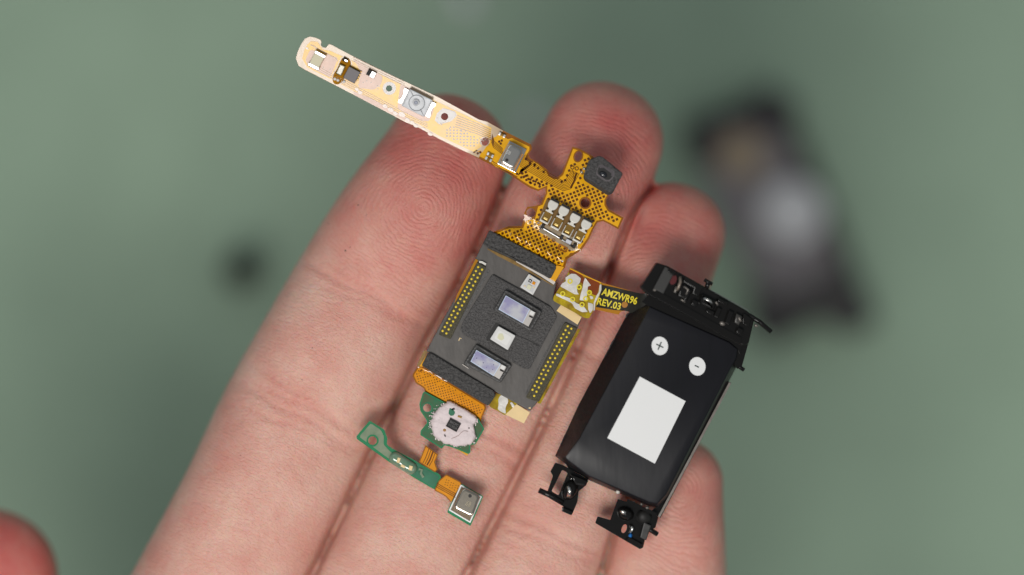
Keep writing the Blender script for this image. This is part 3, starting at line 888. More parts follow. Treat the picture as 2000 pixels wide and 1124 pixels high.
# ---- the dark sensor board
BOARD = [(956,450),(1087,518.5),(1086,554),(1080,584),(1136,621),(1128,641),(1048,788),(1035,803),(977,771),(833,686),(849,655),(892,577),(928,507),(943,476)]
Shape(HB).slab(rnd(BOARD, 2, 2), .10, BH, 1.2, 2).build("sensor_board", M['board'], circuit, angle=45)
Shape(HB).slab(rnd([(957,450.5),(1085,517),(1086.5,524),(1076,544.5),(1069,542),(1000,505),(955,484.5),(943,477)], 3), BH, BH + .085, 2.5).build("foam_pad", M['foam'], circuit, angle=50)
Shape(HB).slab(rnd([(836,689),(844,691),(966,765),(968,773),(955,792),(947,790),(823.5,714.5)], 3), BH, BH + .085, 2.5).build("foam_pad", M['foam'], circuit, angle=50)
Shape(HB).slab([(1087,518.5),(1102,521.5),(1084,551),(1073,544.5)], BH - .02, BH + .06, 1).build("film_tab", M['orange_tab'], circuit)
sl = [(953.7,484.5),(975,496),(1000,508),(1030,525),(1060,543),(1082,556)]
Shape(HB).prism(ribbon([(x - 1.5, y + 2) for x, y in sl], lambda t: 2 + 5 * math.sin(math.pi * min(t * 1.3, 1))), BH, BH + .02).build("film_edge", M['sliver'], circuit)
Shape(HB).prism(ribbon([(1008,511),(1030,523),(1058,538.5),(1083,554)], lambda t: 1.5 + 4.5 * t), BH + .02, BH + .05).build("film_edge", M['white_sliver'], circuit)
# raised rough sheet with cut-outs
sh1, sh2 = rnd([(984.5,566),(1060,608),(1038,648),(962,605)], 4), rnd([(966,635),(975,634),(1009,654),(993,686),(954,664)], 4)
Shape(HB).slab(rnd([(962,535),(1077,600),(1088,619),(1034,722),(1022,720),(903,652),(899,643),(905,628)], 6), BH, BH + .04, 1.2, 2).build("rough_sheet", M['rough'], circuit, angle=40)
Shape(HB).prism(ribbon([(963,538),(1000,558),(1040,580),(1074,600)], 1.2), BH + .04, BH + .055).build("sheet_edge", M['deep'], circuit)
Shape(HB).prism(ribbon([(1008,655),(1030,664),(1055,677)], 1.2), BH + .04, BH + .05).build("sheet_edge", M['deep'], circuit)
RH = BH + .04
def sensor(fr, gl, base_z):
    f = Shape(HB).slab(rnd(fr, 4), base_z, base_z + .10, 1.5, 3).build("optical_sensor", M['frame'], circuit, angle=45)
    Shape(HB).prism(rnd(off(fr, 4.5), 3), base_z + .10, base_z + .104).build("well", M['deep'], f)
    tl, tr_, br_, bl_ = [Vector(p).to_2d() for p in gl]
    a = (tr_ - tl).normalized(); 
    ext = [tl, tr_ + a * 13, br_ + a * 13, bl_]
    Shape(HB).slab([(p.x, p.y) for p in ext], base_z + .104, base_z + .135, .6, 2).build("die", M['silver'], f)
    Shape(HB).prism([tuple(tl), tuple(tr_), tuple(br_), tuple(bl_)], base_z + .135, base_z + .139).build("glass_rim", M['glass_edge'], f)
    Shape(HB).prism(off([tuple(tl), tuple(tr_), tuple(br_), tuple(bl_)], 1.4), base_z + .139, base_z + .144).build("glass", M['glassfilm'], f)
    q_ = tr_ * .86 + br_ * .14 + a * 7
    Shape(HB).slab(R(q_.x, q_.y, 9, 8, 28), base_z + .135, base_z + .16, .8).build("bond_pad", M['white'], f)
    q_ = tr_ * .62 + br_ * .38 + a * 8.5
    Shape(HB).slab(R(q_.x, q_.y, 8, 3, 28), base_z + .135, base_z + .15, .5).build("bond_pad", M['chip'], f)
    return f
sensor([(987,566),(1059,609),(1037,648),(964,606)], [(988,577.5),(1035,604.5),(1021,632),(973.5,605)], RH)
sensor([(930,672.5),(1000,714),(977.5,749),(905,711)], [(930.5,684),(978,711),(964,735),(919,706.5)], BH)
s2 = Shape(HB)
for x, y in ((925,693),(931,700),(934,712),(941,697),(950,718),(962,722),(928,690),(964,713),(955,727),(944,709)):
    s2.prism(circ(x, y, random.uniform(.5, 1.3), 7), BH + .145, BH + .147)
s2.build("fleck", mat("violet_fleck", (.08,.06,.2), .5), circuit, kind='stuff')
Shape(HB).prism(ribbon([(903,712),(915,720)], 1.2), BH, BH + .03).build("gasket_edge", M['white_sliver'], circuit)
def led_pack(poly, z):
    f = Shape(HB).slab(rnd(poly, 2), z, z + .09, 1.2, 3).build("led_package", M['led'], circuit, angle=45)
    return f
l1 = led_pack([(1033,535),(1056,549.6),(1041,577),(1015.7,561)], BH)
Shape(HB).prism(rnd(off([(1033,535),(1056,549.6),(1041,577),(1015.7,561)], 3.5), 2), BH + .09, BH + .094).build("well", mat("led_well", (.60,.60,.60), .4), l1)
for x, y, w, h, mt_ in ((1035.5,549,6,6,M['chip']),(1042.5,553.5,6,6,M['copper2']),(1033.5,561,8.5,8.5,M['phosphor'])):
    Shape(HB).slab(R(x, y, w, h, 28), BH + .094, BH + .11, .5).build("emitter", mt_, l1)
Shape(HB).prism(R(1035.5,549,2.5,2.5,28), BH + .111, BH + .115).build("bond_dot", M['white'], l1)
for x, y in ((1036,540.5),(1025,559),(1043,562)):
    Shape(HB).prism(circ(x, y, 1.5, 8), BH + .094, BH + .10).build("bond_dot", M['goldpad'], l1)
L2 = [(973,637),(1007,656),(992,684.5),(957,662.6)]
Shape(HB).prism(rnd(off([(x - 3, y - 2) for x, y in L2], -4), 4), RH, RH + .006).build("sheet_cutout", M['deep'], circuit)
l2 = led_pack(L2, RH + .006)
Shape(HB).prism(rnd(off(L2, 6), 3), RH + .096, RH + .10).build("lens_window", M['white'], l2)
Shape(HB).prism(rnd([(974,652),(982,652),(985,662),(979,666),(971,661)], 2), RH + .10, RH + .105).build("emitter", M['phosphor'], l2)
for pts in ([(896,666),(898,660.5),(901,662)], [(1031.5,797.5),(1036,795),(1036.5,799.5)]):
    Shape(HB).prism(ribbon(pts, 1.8) if len(pts) == 3 and pts[0][0] < 900 else pts, BH, BH + .006).build("corner_mark", M['goldpad'], circuit)

# ---- two pin strips with gold contacts
def pin_strip(poly, rows, nrow, edge):
    f = Shape(HB).slab(rnd(poly, 3), BH - .01, BH + .05, 1.2, 2).build("pin_strip", M['connector'], circuit, angle=45)
    me = None
    for (x0, y0), (x1, y1) in rows:
        for i in range(nrow):
            t = i / (nrow - 1)
            x, y = x0 + (x1 - x0) * t, y0 + (y1 - y0) * t
            if me is None:
                b_ = Shape(lambda x, y: 0)
                o_ = b_.dome(x, y, 2.4, 2.4, BH + .048, .014, 0, 10, 3).build("gold_contact", M['golddot'], f, smooth=True)
                c0 = P(x, y, BH + .05)
                for v in o_.data.vertices: v.co -= c0
                o_.parent = None; o_.location = c0; o_.parent = f; o_.matrix_parent_inverse = f.matrix_world.inverted()
                me = o_
            else:
                c_ = me.copy(); COL.objects.link(c_); c_.location = P(x, y, BH + .05)
    return f
pin_strip([(932,512),(949.5,522),(880,663),(856.5,654)], [((934,522),(864.5,807-590+590-155-1+1+0-0+0) if False else (864.5,806.7-160)), ((941.5,527),(872,651.5))], 17, None)
pin_strip([(1103,629.5),(1128,641.5),(1052,786),(1027,777)], [((1109,637.5),(1040.2,761.5)), ((1116,642.3),(1043.5,773.6))], 17, None)
Shape(HB).prism([(929,506),(934,509),(896,580),(887,594),(892,577)], .12, BH + .02).build("film_edge", M['rib_amber'], circuit)
Shape(HB).prism([(1129,642),(1134,644),(1056,789),(1049,788)], .12, BH + .01).build("film_edge", M['yfilm'], circuit)
Shape(HB).prism(ribbon([(949,517),(941,512.5),(936,512)], 4), BH + .04, BH + .06).build("solder_fillet", M['cream'], circuit)
Shape(HB).prism(ribbon([(955,528),(930,573),(900,628)], 3.5), BH, BH + .012).build("sheet_edge", mat("scuffed_edge", (.17,.165,.16), .6, bump=.03, bscale=40, vary=.6, vscale=30), circuit)
Shape(HB).prism(ribbon([(1098,631),(1060,702),(1027,770)], 2.5), BH, BH + .012).build("sheet_edge", mat("scuffed_edge2", (.14,.135,.13), .6, bump=.03, bscale=40, vary=.6, vscale=30), circuit)
Shape(HB).prism([(1097,594),(1136,620),(1128,634.5),(1087,607.5)], BH, BH + .012).build("gold_pad", M['goldpad'], circuit)
Shape(HB).prism([(1009,790),(1035,806),(1023,827.5),(987,810)], .14, BH - .01).build("gold_pad", M['goldpad'], circuit)
Shape(HB).prism(rnd([(966,767),(977,771),(1011,789),(1001,813),(985,811),(972,803),(958,796),(954,790)], 3), .10, BH - .03).build("yellow_film", M['yfilm'], circuit)
Shape(HB).prism(rnd([(978,772),(990,774),(993,784),(987,797),(988,809),(979,805),(972,800),(974,790),(973,780)], 3), BH - .03, BH - .018).build("torn_film", M['torn'], circuit)
Shape(HB).prism(rnd([(1000,786),(1006,794),(1001,797),(996,787)], 1), BH - .03, BH - .018).build("torn_film", M['torn'], circuit)
# edge sliver beside the lower foam pad
Shape(HB).prism([(829,684),(835,687),(823,714),(814,716),(819,704)], .12, BH - .01).build("film_edge", M['sliver'], circuit)
Shape(HB).prism([(835,691),(838,692),(825,717),(819,716)], BH - .01, BH + .01).build("film_edge", M['orange_tab'], circuit)

# ---- orange dotted flex and green tail board
LOW = [(816,716),(824,715),(947,790),(950,797),(941,818),(939,826),(934.5,818),(868,787),(830,766),(828,759),(812,749),(805,733)]
def HL(x, y):
    t = (x - 823) * -E_.x + (y - 715) * -E_.y
    return .20 - .0035 * min(max(t, 0), 45) + .04 * math.exp(-((t - 6) / 6) ** 2)
Shape(HL).prism(rnd(LOW, 3), 0, .03, grid=9).build("film", M['film'], circuit, angle=40)
LC = rnd(off(LOW, 3), 3)
Shape(HL).prism(LC, .031, .037, grid=9).build("copper_layer", M['copper2'], circuit, angle=40)
dt = Shape(HL)
lk = off(LOW, 5.5)
ca, sa = math.cos(math.radians(75)), math.sin(math.radians(75))
for i in range(-40, 40):
    for j in range(-40, 40):
        x = 880 + (i * ca - j * sa) * 5.0; y = 765 + (i * sa + j * ca) * 5.0
        if inside(x, y, lk): dt.prism(circ(x, y, 1.25, 6), .038, .040)
dt.build("etched_opening", M['gap'], circuit, kind='stuff')
GB = [(829,765),(826,768),(819,790),(821,803),(834,822),(834,827),(822,841),(820.6,850),(863,877),(868.6,870),(886,875),(915,887.5),(919,884),(918.5,870),(929,868),(946,838),(938,825),(934,817),(868,786)]
gz = .07
Shape(flat(gz)).prism(rnd(GB, 2), 0, .085, [circ(834.5,797,8)]).build("tail_board", M['green_rim'], circuit, angle=45)
Shape(flat(gz)).prism(rnd(off(GB, 2.6), 2), .086, .091, [circ(834.5,797,11)]).build("solder_mask", M['green'], circuit)
Shape(flat(gz)).prism(circ(834.5,797,10), .086, .093, [circ(834.5,797,8)]).build("hole_rim", M['green_teal'], circuit)
Shape(flat(gz)).prism([(888,875),(891,873),(914,886),(913,891)], -.02, .06).build("film_edge", M['orange_tab'], circuit)
PA = [(876,782.5),(890,788),(911,800),(931,813),(933,822),(925.5,832),(931,854),(924,864),(918,870),(906,871),(890,874),(880,870),(867,868),(852,857),(845,846.6),(842,838),(841,829),(843,818),(846,809),(853,800),(862,792)]
rp = []
for x, y in rnd(PA, 6, 4):
    rp.append((x + random.uniform(-1.3, 1.3), y + random.uniform(-1.3, 1.3)))
rp = off(rp, .5)
def paste():
    s = Shape(flat(gz + .09))
    cx, cy = 886, 830
    prev = None; N = len(rp)
    RR = np.array([math.hypot(x - cx, y - cy) for x, y in rp]); AA = np.unwrap([math.atan2(y - cy, x - cx) for x, y in rp])
    sgn = 1 if AA[-1] > AA[0] else -1
    AS = AA[0] + sgn * np.arange(N) * 2 * math.pi / N
    for _ in range(12): RR_ = (np.roll(RR, 1) + RR + np.roll(RR, -1)) / 3 if _ == 0 else (np.roll(RR_, 1) + RR_ + np.roll(RR_, -1)) / 3
    lev = [(1.0, 0), (.985, .05), (.95, .085), (.86, .10), (.7, .105), (.5, .10), (.3, .105), (.12, .10)]
    for k, z in lev:
        ring = []
        for i_ in range(N):
            q = min((1 - k) / .2, 1); p_ = min((1 - k) / .6, 1)
            th = AA[i_] * (1 - p_) + AS[i_] * p_
            rr_ = RR[i_] * (1 - q) + RR_[i_] * q
            X, Y = cx + math.cos(th) * rr_ * k, cy + math.sin(th) * rr_ * k
            zz = z + (.006 * math.sin(X * .25 + Y * .2) + .005 * math.sin(Y * .3 - X * .12) if z > .08 else 0)
            ring.append(s.bm.verts.new(P(X, Y, gz + .09 + zz)))
        if prev:
            for i in range(N): s.bm.faces.new((prev[i], prev[(i+1) % N], ring[(i+1) % N], ring[i]))
        prev = ring
    s.bm.faces.new(prev)
    return s.build("thermal_paste", M['paste'], circuit, smooth=True)
paste()
pz = gz + .19
sm = Shape(flat(gz))
for i in range(110):
    x, y = random.choice(rp); k = random.uniform(.99, 1.10)
    x, y = 886 + (x - 886) * k + random.uniform(-2, 2), 830 + (y - 830) * k + random.uniform(-2, 2)
    if inside(x, y, off(GB, 2.5)) and math.hypot(x - 834.5, y - 797) > 12:
        r = random.uniform(.5, 1.9)
        sm.prism([(x + r * math.cos(a) * random.uniform(.5, 1.2), y + r * math.sin(a) * random.uniform(.5, 1.2)) for a in (0, 1, 2.1, 3.1, 4.2, 5.2)], .09, .105 + r * .01)
sm.build("paste_smear", M['paste'], circuit, kind='stuff')
Shape(flat(0)).prism(rnd([(878,797),(885,800),(889,806),(886,812),(880,813),(876,808)], 2), pz - .01, pz + .012).build("bare_patch", M['green_teal'], circuit)
chip = Shape(flat(0)).slab(R(885.5,830.5,24,18.5,29), pz - .03, pz + .05, .6, 2).build("chip", M['chip'], circuit)
CT = mat("chip_print", (.16,.15,.15), .6)
lettering("B6CPC", 887, 828, 4.4, 29, pz + .052, CT, chip); lettering("V13DA", 884, 834, 4.4, 29, pz + .052, CT, chip)
sp = Shape(flat(0))
sp.dome(868.3,840.5,3.2,3,pz,.02); sp.build("speck", mat("tan_speck", (.38,.20,.06), .6), circuit, smooth=True)
sp = Shape(flat(0))
sp.prism([(867,849.5),(869,849),(871,853),(869,854)], pz, pz + .012); sp.prism(circ(916,836.5,1.6,8), pz, pz + .012)
sp.prism([(881,799),(887,797),(889,800),(883,802)], pz, pz + .012)
sp.build("speck", M['dust'], circuit)
Shape(flat(0)).tube([(880,858,pz+.01),(890,854,pz+.012),(896,851,pz+.014),(900,846,pz+.014),(906,842,pz+.014),(914,843,pz+.01)], .35, 6).build("fibre", M['fibre'], circuit, smooth=True)
Shape(flat(0)).prism(R(898,814.5,8,3.5,20), pz - .01, pz + .015).build("solder_fillet", M['brass_dark'], circuit)

# ------------------------------------------------------------------ the small microphone board
mic = thing("microphone_board", "narrow green board with a screw hole, orange flex stub and silver can at its end", "circuit board", P(810, 915, .05))
MB = [(722,821.7),(750.6,839.7),(756.7,857),(755.7,869),(768,877.5),(811,900),(821,907),(858,926.6),(862,933),(849,957),(811,935),(762,904),(697,858),(696,853),(700.5,847)]
HM = flat(.06)
Shape(HM).prism(rnd(MB, 3), 0, .085, [circ(727.7,861,8.5)]).build("board", M['green_rim'], mic, angle=45)
dl = [(724,826),(745,840),(751,853),(750,868),(762,881),(772,889),(761,899),(702,855),(703,850)]
Shape(HM).prism(rnd(off(dl, 1), 4), .086, .091, [circ(727.7,861,12)]).build("solder_mask", M['green_dull'], mic)
Shape(HM).prism(rnd([(812,903),(822,911),(858,931),(847,953),(812,932),(800,924)], 3), .086, .091).build("solder_mask", M['green_teal'], mic)
Shape(HM).prism(circ(727.7,861,11.8), .086, .094, [circ(727.7,861,8.5)]).build("hole_rim", M['green_rim'], mic)
ep = Shape(HM)
def capsule(x0, y0, x1, y1, r):
    a = math.degrees(math.atan2(y1 - y0, x1 - x0))
    return [loc2 for loc2 in ([(x0 + r * math.cos(math.radians(a + t)), y0 + r * math.sin(math.radians(a + t))) for t in range(90, 271, 18)] + [(x1 + r * math.cos(math.radians(a + t)), y1 + r * math.sin(math.radians(a + t))) for t in range(-90, 91, 18)])]
ep.slab(capsule(772,895,803,915,12), .086, .20, 9, 5)
ep.build("epoxy_bead", M['epoxy'], mic, smooth=True)
for x, y, w, h, a in ((778.5,899.5,6,10,15),(787,911,9,5,28),(802,914.5,7,9,15)):
    Shape(HM).slab(R(x, y, w, h, a), .195, .21, .8).build("capacitor", M['goldpad'], mic)
Shape(HM).prism(ribbon([(818,917),(824,918),(822,925),(827,933)], 4.5), .09, .12).build("cured_glue", M['green_dull'], mic)
ST = [(831,869.5),(856,888),(853,896),(850,902),(852,910),(855,917),(850,923.6),(833,913),(818,903)]
Shape(HM).prism(rnd(ST, 2), .10, .13).build("flex_stub", M['film'], mic)
Shape(HM).prism(rnd(off(ST, 2.2), 2), .131, .135).build("flex_copper", M['copper2'], mic)
ln = Shape(HM)
for k in range(4):
    ln.prism(ribbon([(838 + k * 4, 876 + k * 3), (832 + k * 4, 893 + k * 2.6), (826 + k * 4, 905 + k * 2)], 1.3 if k != 2 else 3), .1355, .138)
ln.build("trace", M['trace_gap'], mic, kind='stuff')
F2 = [(872,926.6),(878,930),(899,941),(903,946),(881,984),(878,979),(870,970),(848,958),(857,939),(863,934)]
Shape(HM).prism(rnd(F2, 2), .09, .12).build("flex_neck", M['film'], mic)
Shape(HM).prism(rnd(off(F2, 2), 2), .121, .125).build("flex_copper", M['copper2'], mic)
ln = Shape(HM)
for k in range(3):
    ln.prism(ribbon([(853 + k * -1, 944 + k * 3.4), (870, 954 + k * 3.6), (890, 965 + k * 3.6)], 1.3), .1255, .128)
for i in range(6):
    for j in range(3):
        x, y = 872 + i * 4.6 - j * 1.4, 938 + i * 2.6 + j * 4.6 - (i % 2) * 1.5
        if inside(x, y, off(F2, 4)): ln.prism(circ(x, y, 1.0, 6), .1255, .128)
ln.build("trace", M['trace_gap'], mic, kind='stuff')
SQ = [(899,944),(944,969.6),(919.4,1025),(874,998)]
Shape(HM).prism(rnd([(899,944),(944,969.6),(919,1028),(873,1001)], 3), .0, .12).build("can_board", M['green_rim'], mic, angle=45)
Shape(HM).prism(off(SQ, 2), .121, .125, [off(SQ, 4.6)]).build("white_outline", M['label'], mic)
Shape(HM).prism(off(SQ, 4.8), .121, .124).build("solder_mask", mat("olive_mask", (.13,.075,.02), .4, coat=.7), mic)
CN = [(905.5,953),(938,969),(922,1010),(886,992)]
cn = Shape(HM).slab(rnd([(905,951.5),(938.5,968),(922.5,1012),(884.6,993)], 10, 7), .125, .34, 5, 6, bz=2.6).build("can", M['nickel_warm'], mic, angle=60)
Shape(HM).prism(circ(918,969,3.4), .337, .344).build("port", M['deep'], cn)
ET2 = mat("etched_mark_warm", (.50,.42,.26), .6)
lettering("2271", 912.5, 983.5, 3.6, -62, .344, ET2, cn, hf=HM); lettering("0327", 917.5, 985.5, 3.6, -62, .344, ET2, cn, hf=HM)

# ------------------------------------------------------------------ the battery in its broken black holder
bat = thing("battery_pack", "black pouch battery with white label in broken black plastic brackets, ribbon cable attached", "battery", P(1270, 800, 0))
def HK(x, y):
    n_ = (x - 1270) * .88 + (y - 790) * .46
    return .18 - .0016 * n_
TOP = [(1262,602),(1300,612),(1425,668),(1441,680),(1438,700),(1300,968),(1284,988),(1268,984),(1150,934),(1106,900),(1104,890),(1130,857)]
BOT = [(1222,622),(1280,600),(1430,665),(1444,684),(1440,706),(1304,972),(1288,994),(1268,990),(1150,940),(1100,897),(1084.5,890),(1130,791)]
pb = Shape(HK)
TOP = [(1256,622),(1268,598),(1425,668),(1441,682),(1438,700),(1302,966),(1284,986),(1268,983),(1150,932),(1108,901),(1103,893),(1130,857)]
BOTL = [(1224,616),(1258,592),(1430,664),(1446,682),(1444,706),(1306,972),(1288,992),(1268,989),(1150,938),(1104,906),(1084.5,891),(1130,792)]
rings = [(BOTL, -.35), (BOTL, .0), (off(TOP, -.5), .45), (off(TOP, .6), .48), (off(TOP, 1.8), .498), (off(TOP, 3.5), .505)]
vr = [[pb.bm.verts.new(P(x, y, HK(x, y) + z)) for x, y in pl] for pl, z in rings]
for a, b_ in zip(vr, vr[1:]):
    for i in range(len(TOP)):
        j = (i + 1) % len(TOP); pb.bm.faces.new((a[i], a[j], b_[j], b_[i]))
pb.bm.faces.new(vr[-1]); pb.bm.faces.new(vr[0][::-1])
pouch = pb.build("pouch", M['pouch'], bat, angle=35)
pouch.data.materials.append(M['pouch_side'])
ntop = len(TOP)
for p in pouch.data.polygons:
    c = p.center; k = (CAM_H - c.z) / (CAM_H * 100)
    x, y = c.x / k + 1000, 562 - c.y / k
    if not inside(x, y, off(TOP, -1)) and len(p.vertices) == 4: p.material_index = 1
TZ = .507
HT = lambda x, y: HK(x, y) + TZ
# frayed pouch seam down the left side
fr = []
for i in range(60):
    t = i / 59; fr.append((1225 - 140 * t + random.uniform(-1.8, 1.0) + 2 * math.sin(t * 20), 614 + 277 * t + random.uniform(-1, 1)))
Shape(HK).prism(fr + [(1104,898),(1258,594)], -.02, .02).build("pouch_seam", M['pouch_side'], bat)
Shape(HT).prism([(1249.6,736),(1339,784),(1279,906),(1186,856)], 0, .012).build("label", M['label'], bat, label="blank white rectangular sticker")
for (x, y), s_ in (((1288.7,676), '+'), ((1362,716), '-')):
    d_ = Shape(HT).prism(circ(x, y, 16, 28, 18.2, -10), 0, .010).build("polarity_mark", M['label'], bat)
    bars = Shape(HT).prism(R(x - (1 if s_ == '-' else 0), y, 15.5 if s_ == '+' else 9, 2.3, 26), .011, .014)
    if s_ == '+':
        bars.prism(R(x - .3, y, 2.4, 16.5, 23), .0145, .0165)
    bars.build("plus_sign" if s_ == '+' else "minus_sign", M['ink'], d_)
# right-hand frame plate with a metal rim
Shape(HK).prism([(1412,741),(1428,748),(1290,1012),(1270,1000),(1284,988),(1304,966)], -.30, .16).build("side_plate", M['black'], bat)
Shape(HK).prism(ribbon([(1426,748),(1389,818),(1287,1010)], 4.5), .16, .20).build("metal_rim", M['rim'], bat)
for x, y in ((1389,787),(1336,894)):
    Shape(HK).dome(x, y, 5, 4, .1, .12).build("rivet", M['rim'], bat, smooth=True)
# upper bracket
UB = [(1280,512.7),(1300,519),(1345,541),(1376,560),(1402,571),(1440,588),(1462,607),(1482,620),(1510,645),(1505,652.5),(1474,637),(1458,674),(1448,715),(1436,722),(1444,690),(1450,676),(1440,664),(1272,580),(1252,566),(1252,558)]
ub = Shape(HK).slab(rnd([(1282,513),(1304,520),(1460,608),(1474,622),(1462,672),(1450,676),(1270,579),(1250,562)], 3), -.15, .56, 3, 3,
   bot=rnd([(1280,513),(1302,520),(1462,606),(1476,622),(1462,676),(1450,680),(1268,582),(1248,560)], 3)).build("upper_bracket", M['black'], bat, angle=40)
BZ = .56
HU = lambda x, y: HK(x, y) + BZ
Shape(HU).prism([(1274,578),(1280,566),(1448,660),(1447,672)], -.04, .03).build("ledge", M['black'], ub)
Shape(HK).prism([(1254,590),(1270,574),(1450,668),(1446,692),(1440,682),(1268,600)], -.1, .46).build("ledge", M['black'], ub)  # black filler added to stand for the shaded gap under the bracket
Shape(HU).slab([(1299,521),(1318,531),(1296,574),(1276,564)], -.01, .05, 1.5).build("end_block", mat("satin_black", (.035,.034,.032), .45), ub)
Shape(HU).prism(circ(1315,547,6.5,14,10,20), .0, .012).build("slot", mat("slot_red", (.09,.006,.008), .4), ub)
Shape(HU).tube([(1328,541,.06),(1329,551,.10),(1325,562,.10),(1322,567,.05)], 3).build("spring_clip", mat("clip_tan", (.25,.2,.16), .3, metal=.4), ub, smooth=True)
Shape(HU).slab([(1331,556),(1352,567),(1342,588),(1324,578)], .0, .10, 3).build("rib", M['black'], ub, angle=50)
Shape(HU).slab([(1338,541),(1374,562),(1364,580),(1352,574),(1356,563),(1334,551)], .0, .07, 2).build("rib", M['black'], ub, angle=50)
Shape(HU).slab(rnd([(1370,574),(1400,590),(1393,607),(1366,594)], 3), .0, .12, 5, 4).build("bearing", M['black'], ub, angle=60)
Shape(HU).tube([(1374,583,.11),(1384,587,.13),(1392,593,.11)], 3).build("pin", M['chrome'], ub, smooth=True)
Shape(HU).slab([(1402,600),(1410,604),(1402,622),(1394,618)], .0, .08, 1.5).build("rib", M['black'], ub)
Shape(HU).slab([(1424,606),(1433,611),(1424,636),(1416,631)], .0, .09, 1.5).build("rib", M['black'], ub)
Shape(HU).slab([(1438,612),(1450,619),(1443,636),(1434,630)], .0, .11, 3).build("rib", mat("worn_black", (.06,.056,.05), .35, vary=.5, vscale=12), ub, angle=50)
for x, y, r in ((1411,632,6),(1460,627,4.5),(1477,636,4.5),(1279,567,4)):
    Shape(HU).dome(x, y, r, r * .8, -.01, .06, 20).build("stud", M['rim'], ub, smooth=True)
Shape(HU).tube([(1462,616,-.02),(1484,629,-.02),(1506,648,-.02)], 5).build("peg", M['black'], ub, smooth=True)
Shape(HU).tube([(1379,567,-.05),(1382,557,.0),(1384,550,.0)], 4.5).build("peg", M['black'], ub, smooth=True)
Shape(HU).tube([(1376,547,.01),(1391,555,.01)], 3.6).build("peg_head", M['black'], ub, smooth=True)
Shape(HK).prism([(1447,664),(1462,670),(1449,716),(1440,721),(1434,712)], -.2, .42).build("side_arm", M['black'], ub)
Shape(HK).tube([(1440,714,.2),(1453,723,.2)], 4).build("peg", M['black'], ub, smooth=True)
for pl, h in (([(1306,524),(1322,532),(1318,540),(1303,532)], .09), ([(1354,585),(1364,590),(1359,600),(1350,595)], .10), ([(1382,603),(1396,610),(1393,617),(1379,610)], .07),
              ([(1404,583),(1422,592),(1420,598),(1402,589)], .12), ([(1442,640),(1452,645),(1448,655),(1438,650)], .10), ([(1345,566),(1350,568),(1340,590),(1335,588)], .13),
              ([(1452,612),(1468,622),(1462,640),(1450,632)], .06)):
    Shape(HU).slab(pl, -.01, h, 1.5).build("rib", M['black'], ub, angle=50)
for pts, r in (([(1336,560,.11),(1344,566,.13),(1340,576,.11)], 1.6), ([(1321,560,.05),(1318,572,.07)], 2.2), ([(1398,590,.14),(1402,596,.12)], 1.8), ([(1443,620,.13),(1447,628,.13)], 2.2), ([(1330,585,.03),(1338,590,.03)], 1.8)):
    Shape(HU).tube(pts, r).build("glint_sliver", M['rim'], ub, smooth=True)  # thin grey slivers added as glints on the black plastic
# lower brackets
HD = lambda x, y: HK(x, y)
lb_open = rnd([(1098,918),(1109,924),(1091,968),(1077,960)], 3)
LB = [(1084.5,904),(1100,909),(1149,937),(1145,948),(1130,960),(1128,979),(1123,992),(1117,1006),(1098,998),(1101,990),(1072,973),(1069.5,960),(1080,930),(1075,921)]
lb = Shape(HD).prism(rnd(LB, 2), -.05, .22, [lb_open]).build("lower_bracket", M['black'], bat, angle=40)
Shape(HD).tube([(1053,958,.2),(1075,968,.2),(1100,982,.2)], 5.5).build("peg", M['black'], lb, smooth=True)
Shape(HD).dome(1113,958,15,22,.2,.22,25).build("bearing", M['black'], lb, smooth=True)
Shape(HD).tube([(1110,950,.40),(1113,960,.42),(1110,970,.38)], 4).build("pin", M['chrome'], lb, smooth=True)
Shape(HD).slab([(1115,927),(1149,940),(1143,950),(1124,948)], .2, .36, 3).build("rib", M['black'], lb, angle=50)
Shape(HD).slab([(1098,990),(1120,1000),(1116,1007),(1097,999)], .2, .30, 2).build("rib", M['black'], lb)
Shape(HD).dome(1116,936,3,3,.3,.06).build("stud", M['chrome'], lb, smooth=True)
Shape(HD).prism([(1101,899),(1145,922),(1150,936),(1110,915)], -.1, .14).build("seam_bar", M['black'], lb)
Shape(HD).prism([(1152,932),(1184,944),(1180,950),(1153,938)], -.05, .05).build("edge_tab", mat("tab_grey", (.20,.2,.19), .5), bat)
RB = [(1207,975),(1250,990),(1286,1010),(1280,1031),(1263,1040),(1256,1070),(1250,1073),(1162.4,1022),(1167,1009),(1192,1016),(1201,990)]
rb = Shape(HD).prism(rnd(RB, 2), -.1, .20, [circ(1219,1033,5,14,9,20)]).build("lower_bracket", M['black'], bat, angle=40)
Shape(HD).dome(1222,1004,17,14,.18,.22,25).build("bearing", M['black'], rb, smooth=True)
Shape(HD).dome(1218,1001,7,5,.36,.05,25).build("pin", M['chrome'], rb, smooth=True)
Shape(HD).dome(1258,1010,15,15,.18,.18).build("boss", M['deep'], rb, smooth=True)
Shape(HD).tube([(1232,1026,.22),(1235,1033,.26),(1231,1042,.22)], 3.5).build("pin", M['chrome'], rb, smooth=True)
Shape(HD).dome(1231,1047,4,6,.19,.08,15).build("paint_dab", M['blue'], rb, smooth=True)
Shape(HD).slab([(1258,1020),(1272,1027),(1262,1056),(1250,1050)], .19, .30, 2).build("rib", mat("worn_black2", (.05,.048,.045), .4, vary=.5, vscale=12), rb)
Shape(HD).slab([(1228,1048),(1255,1063),(1250,1073),(1222,1057)], .19, .27, 2).build("rib", M['black'], rb)
Shape(HD).tube([(1262,1030,.1),(1284,1044,.1)], 5).build("peg", M['black'], rb, smooth=True)
Shape(HD).prism([(1226,975),(1284,1003),(1282,1010),(1224,982)], .15, .30).build("seam_bar", M['black'], rb)
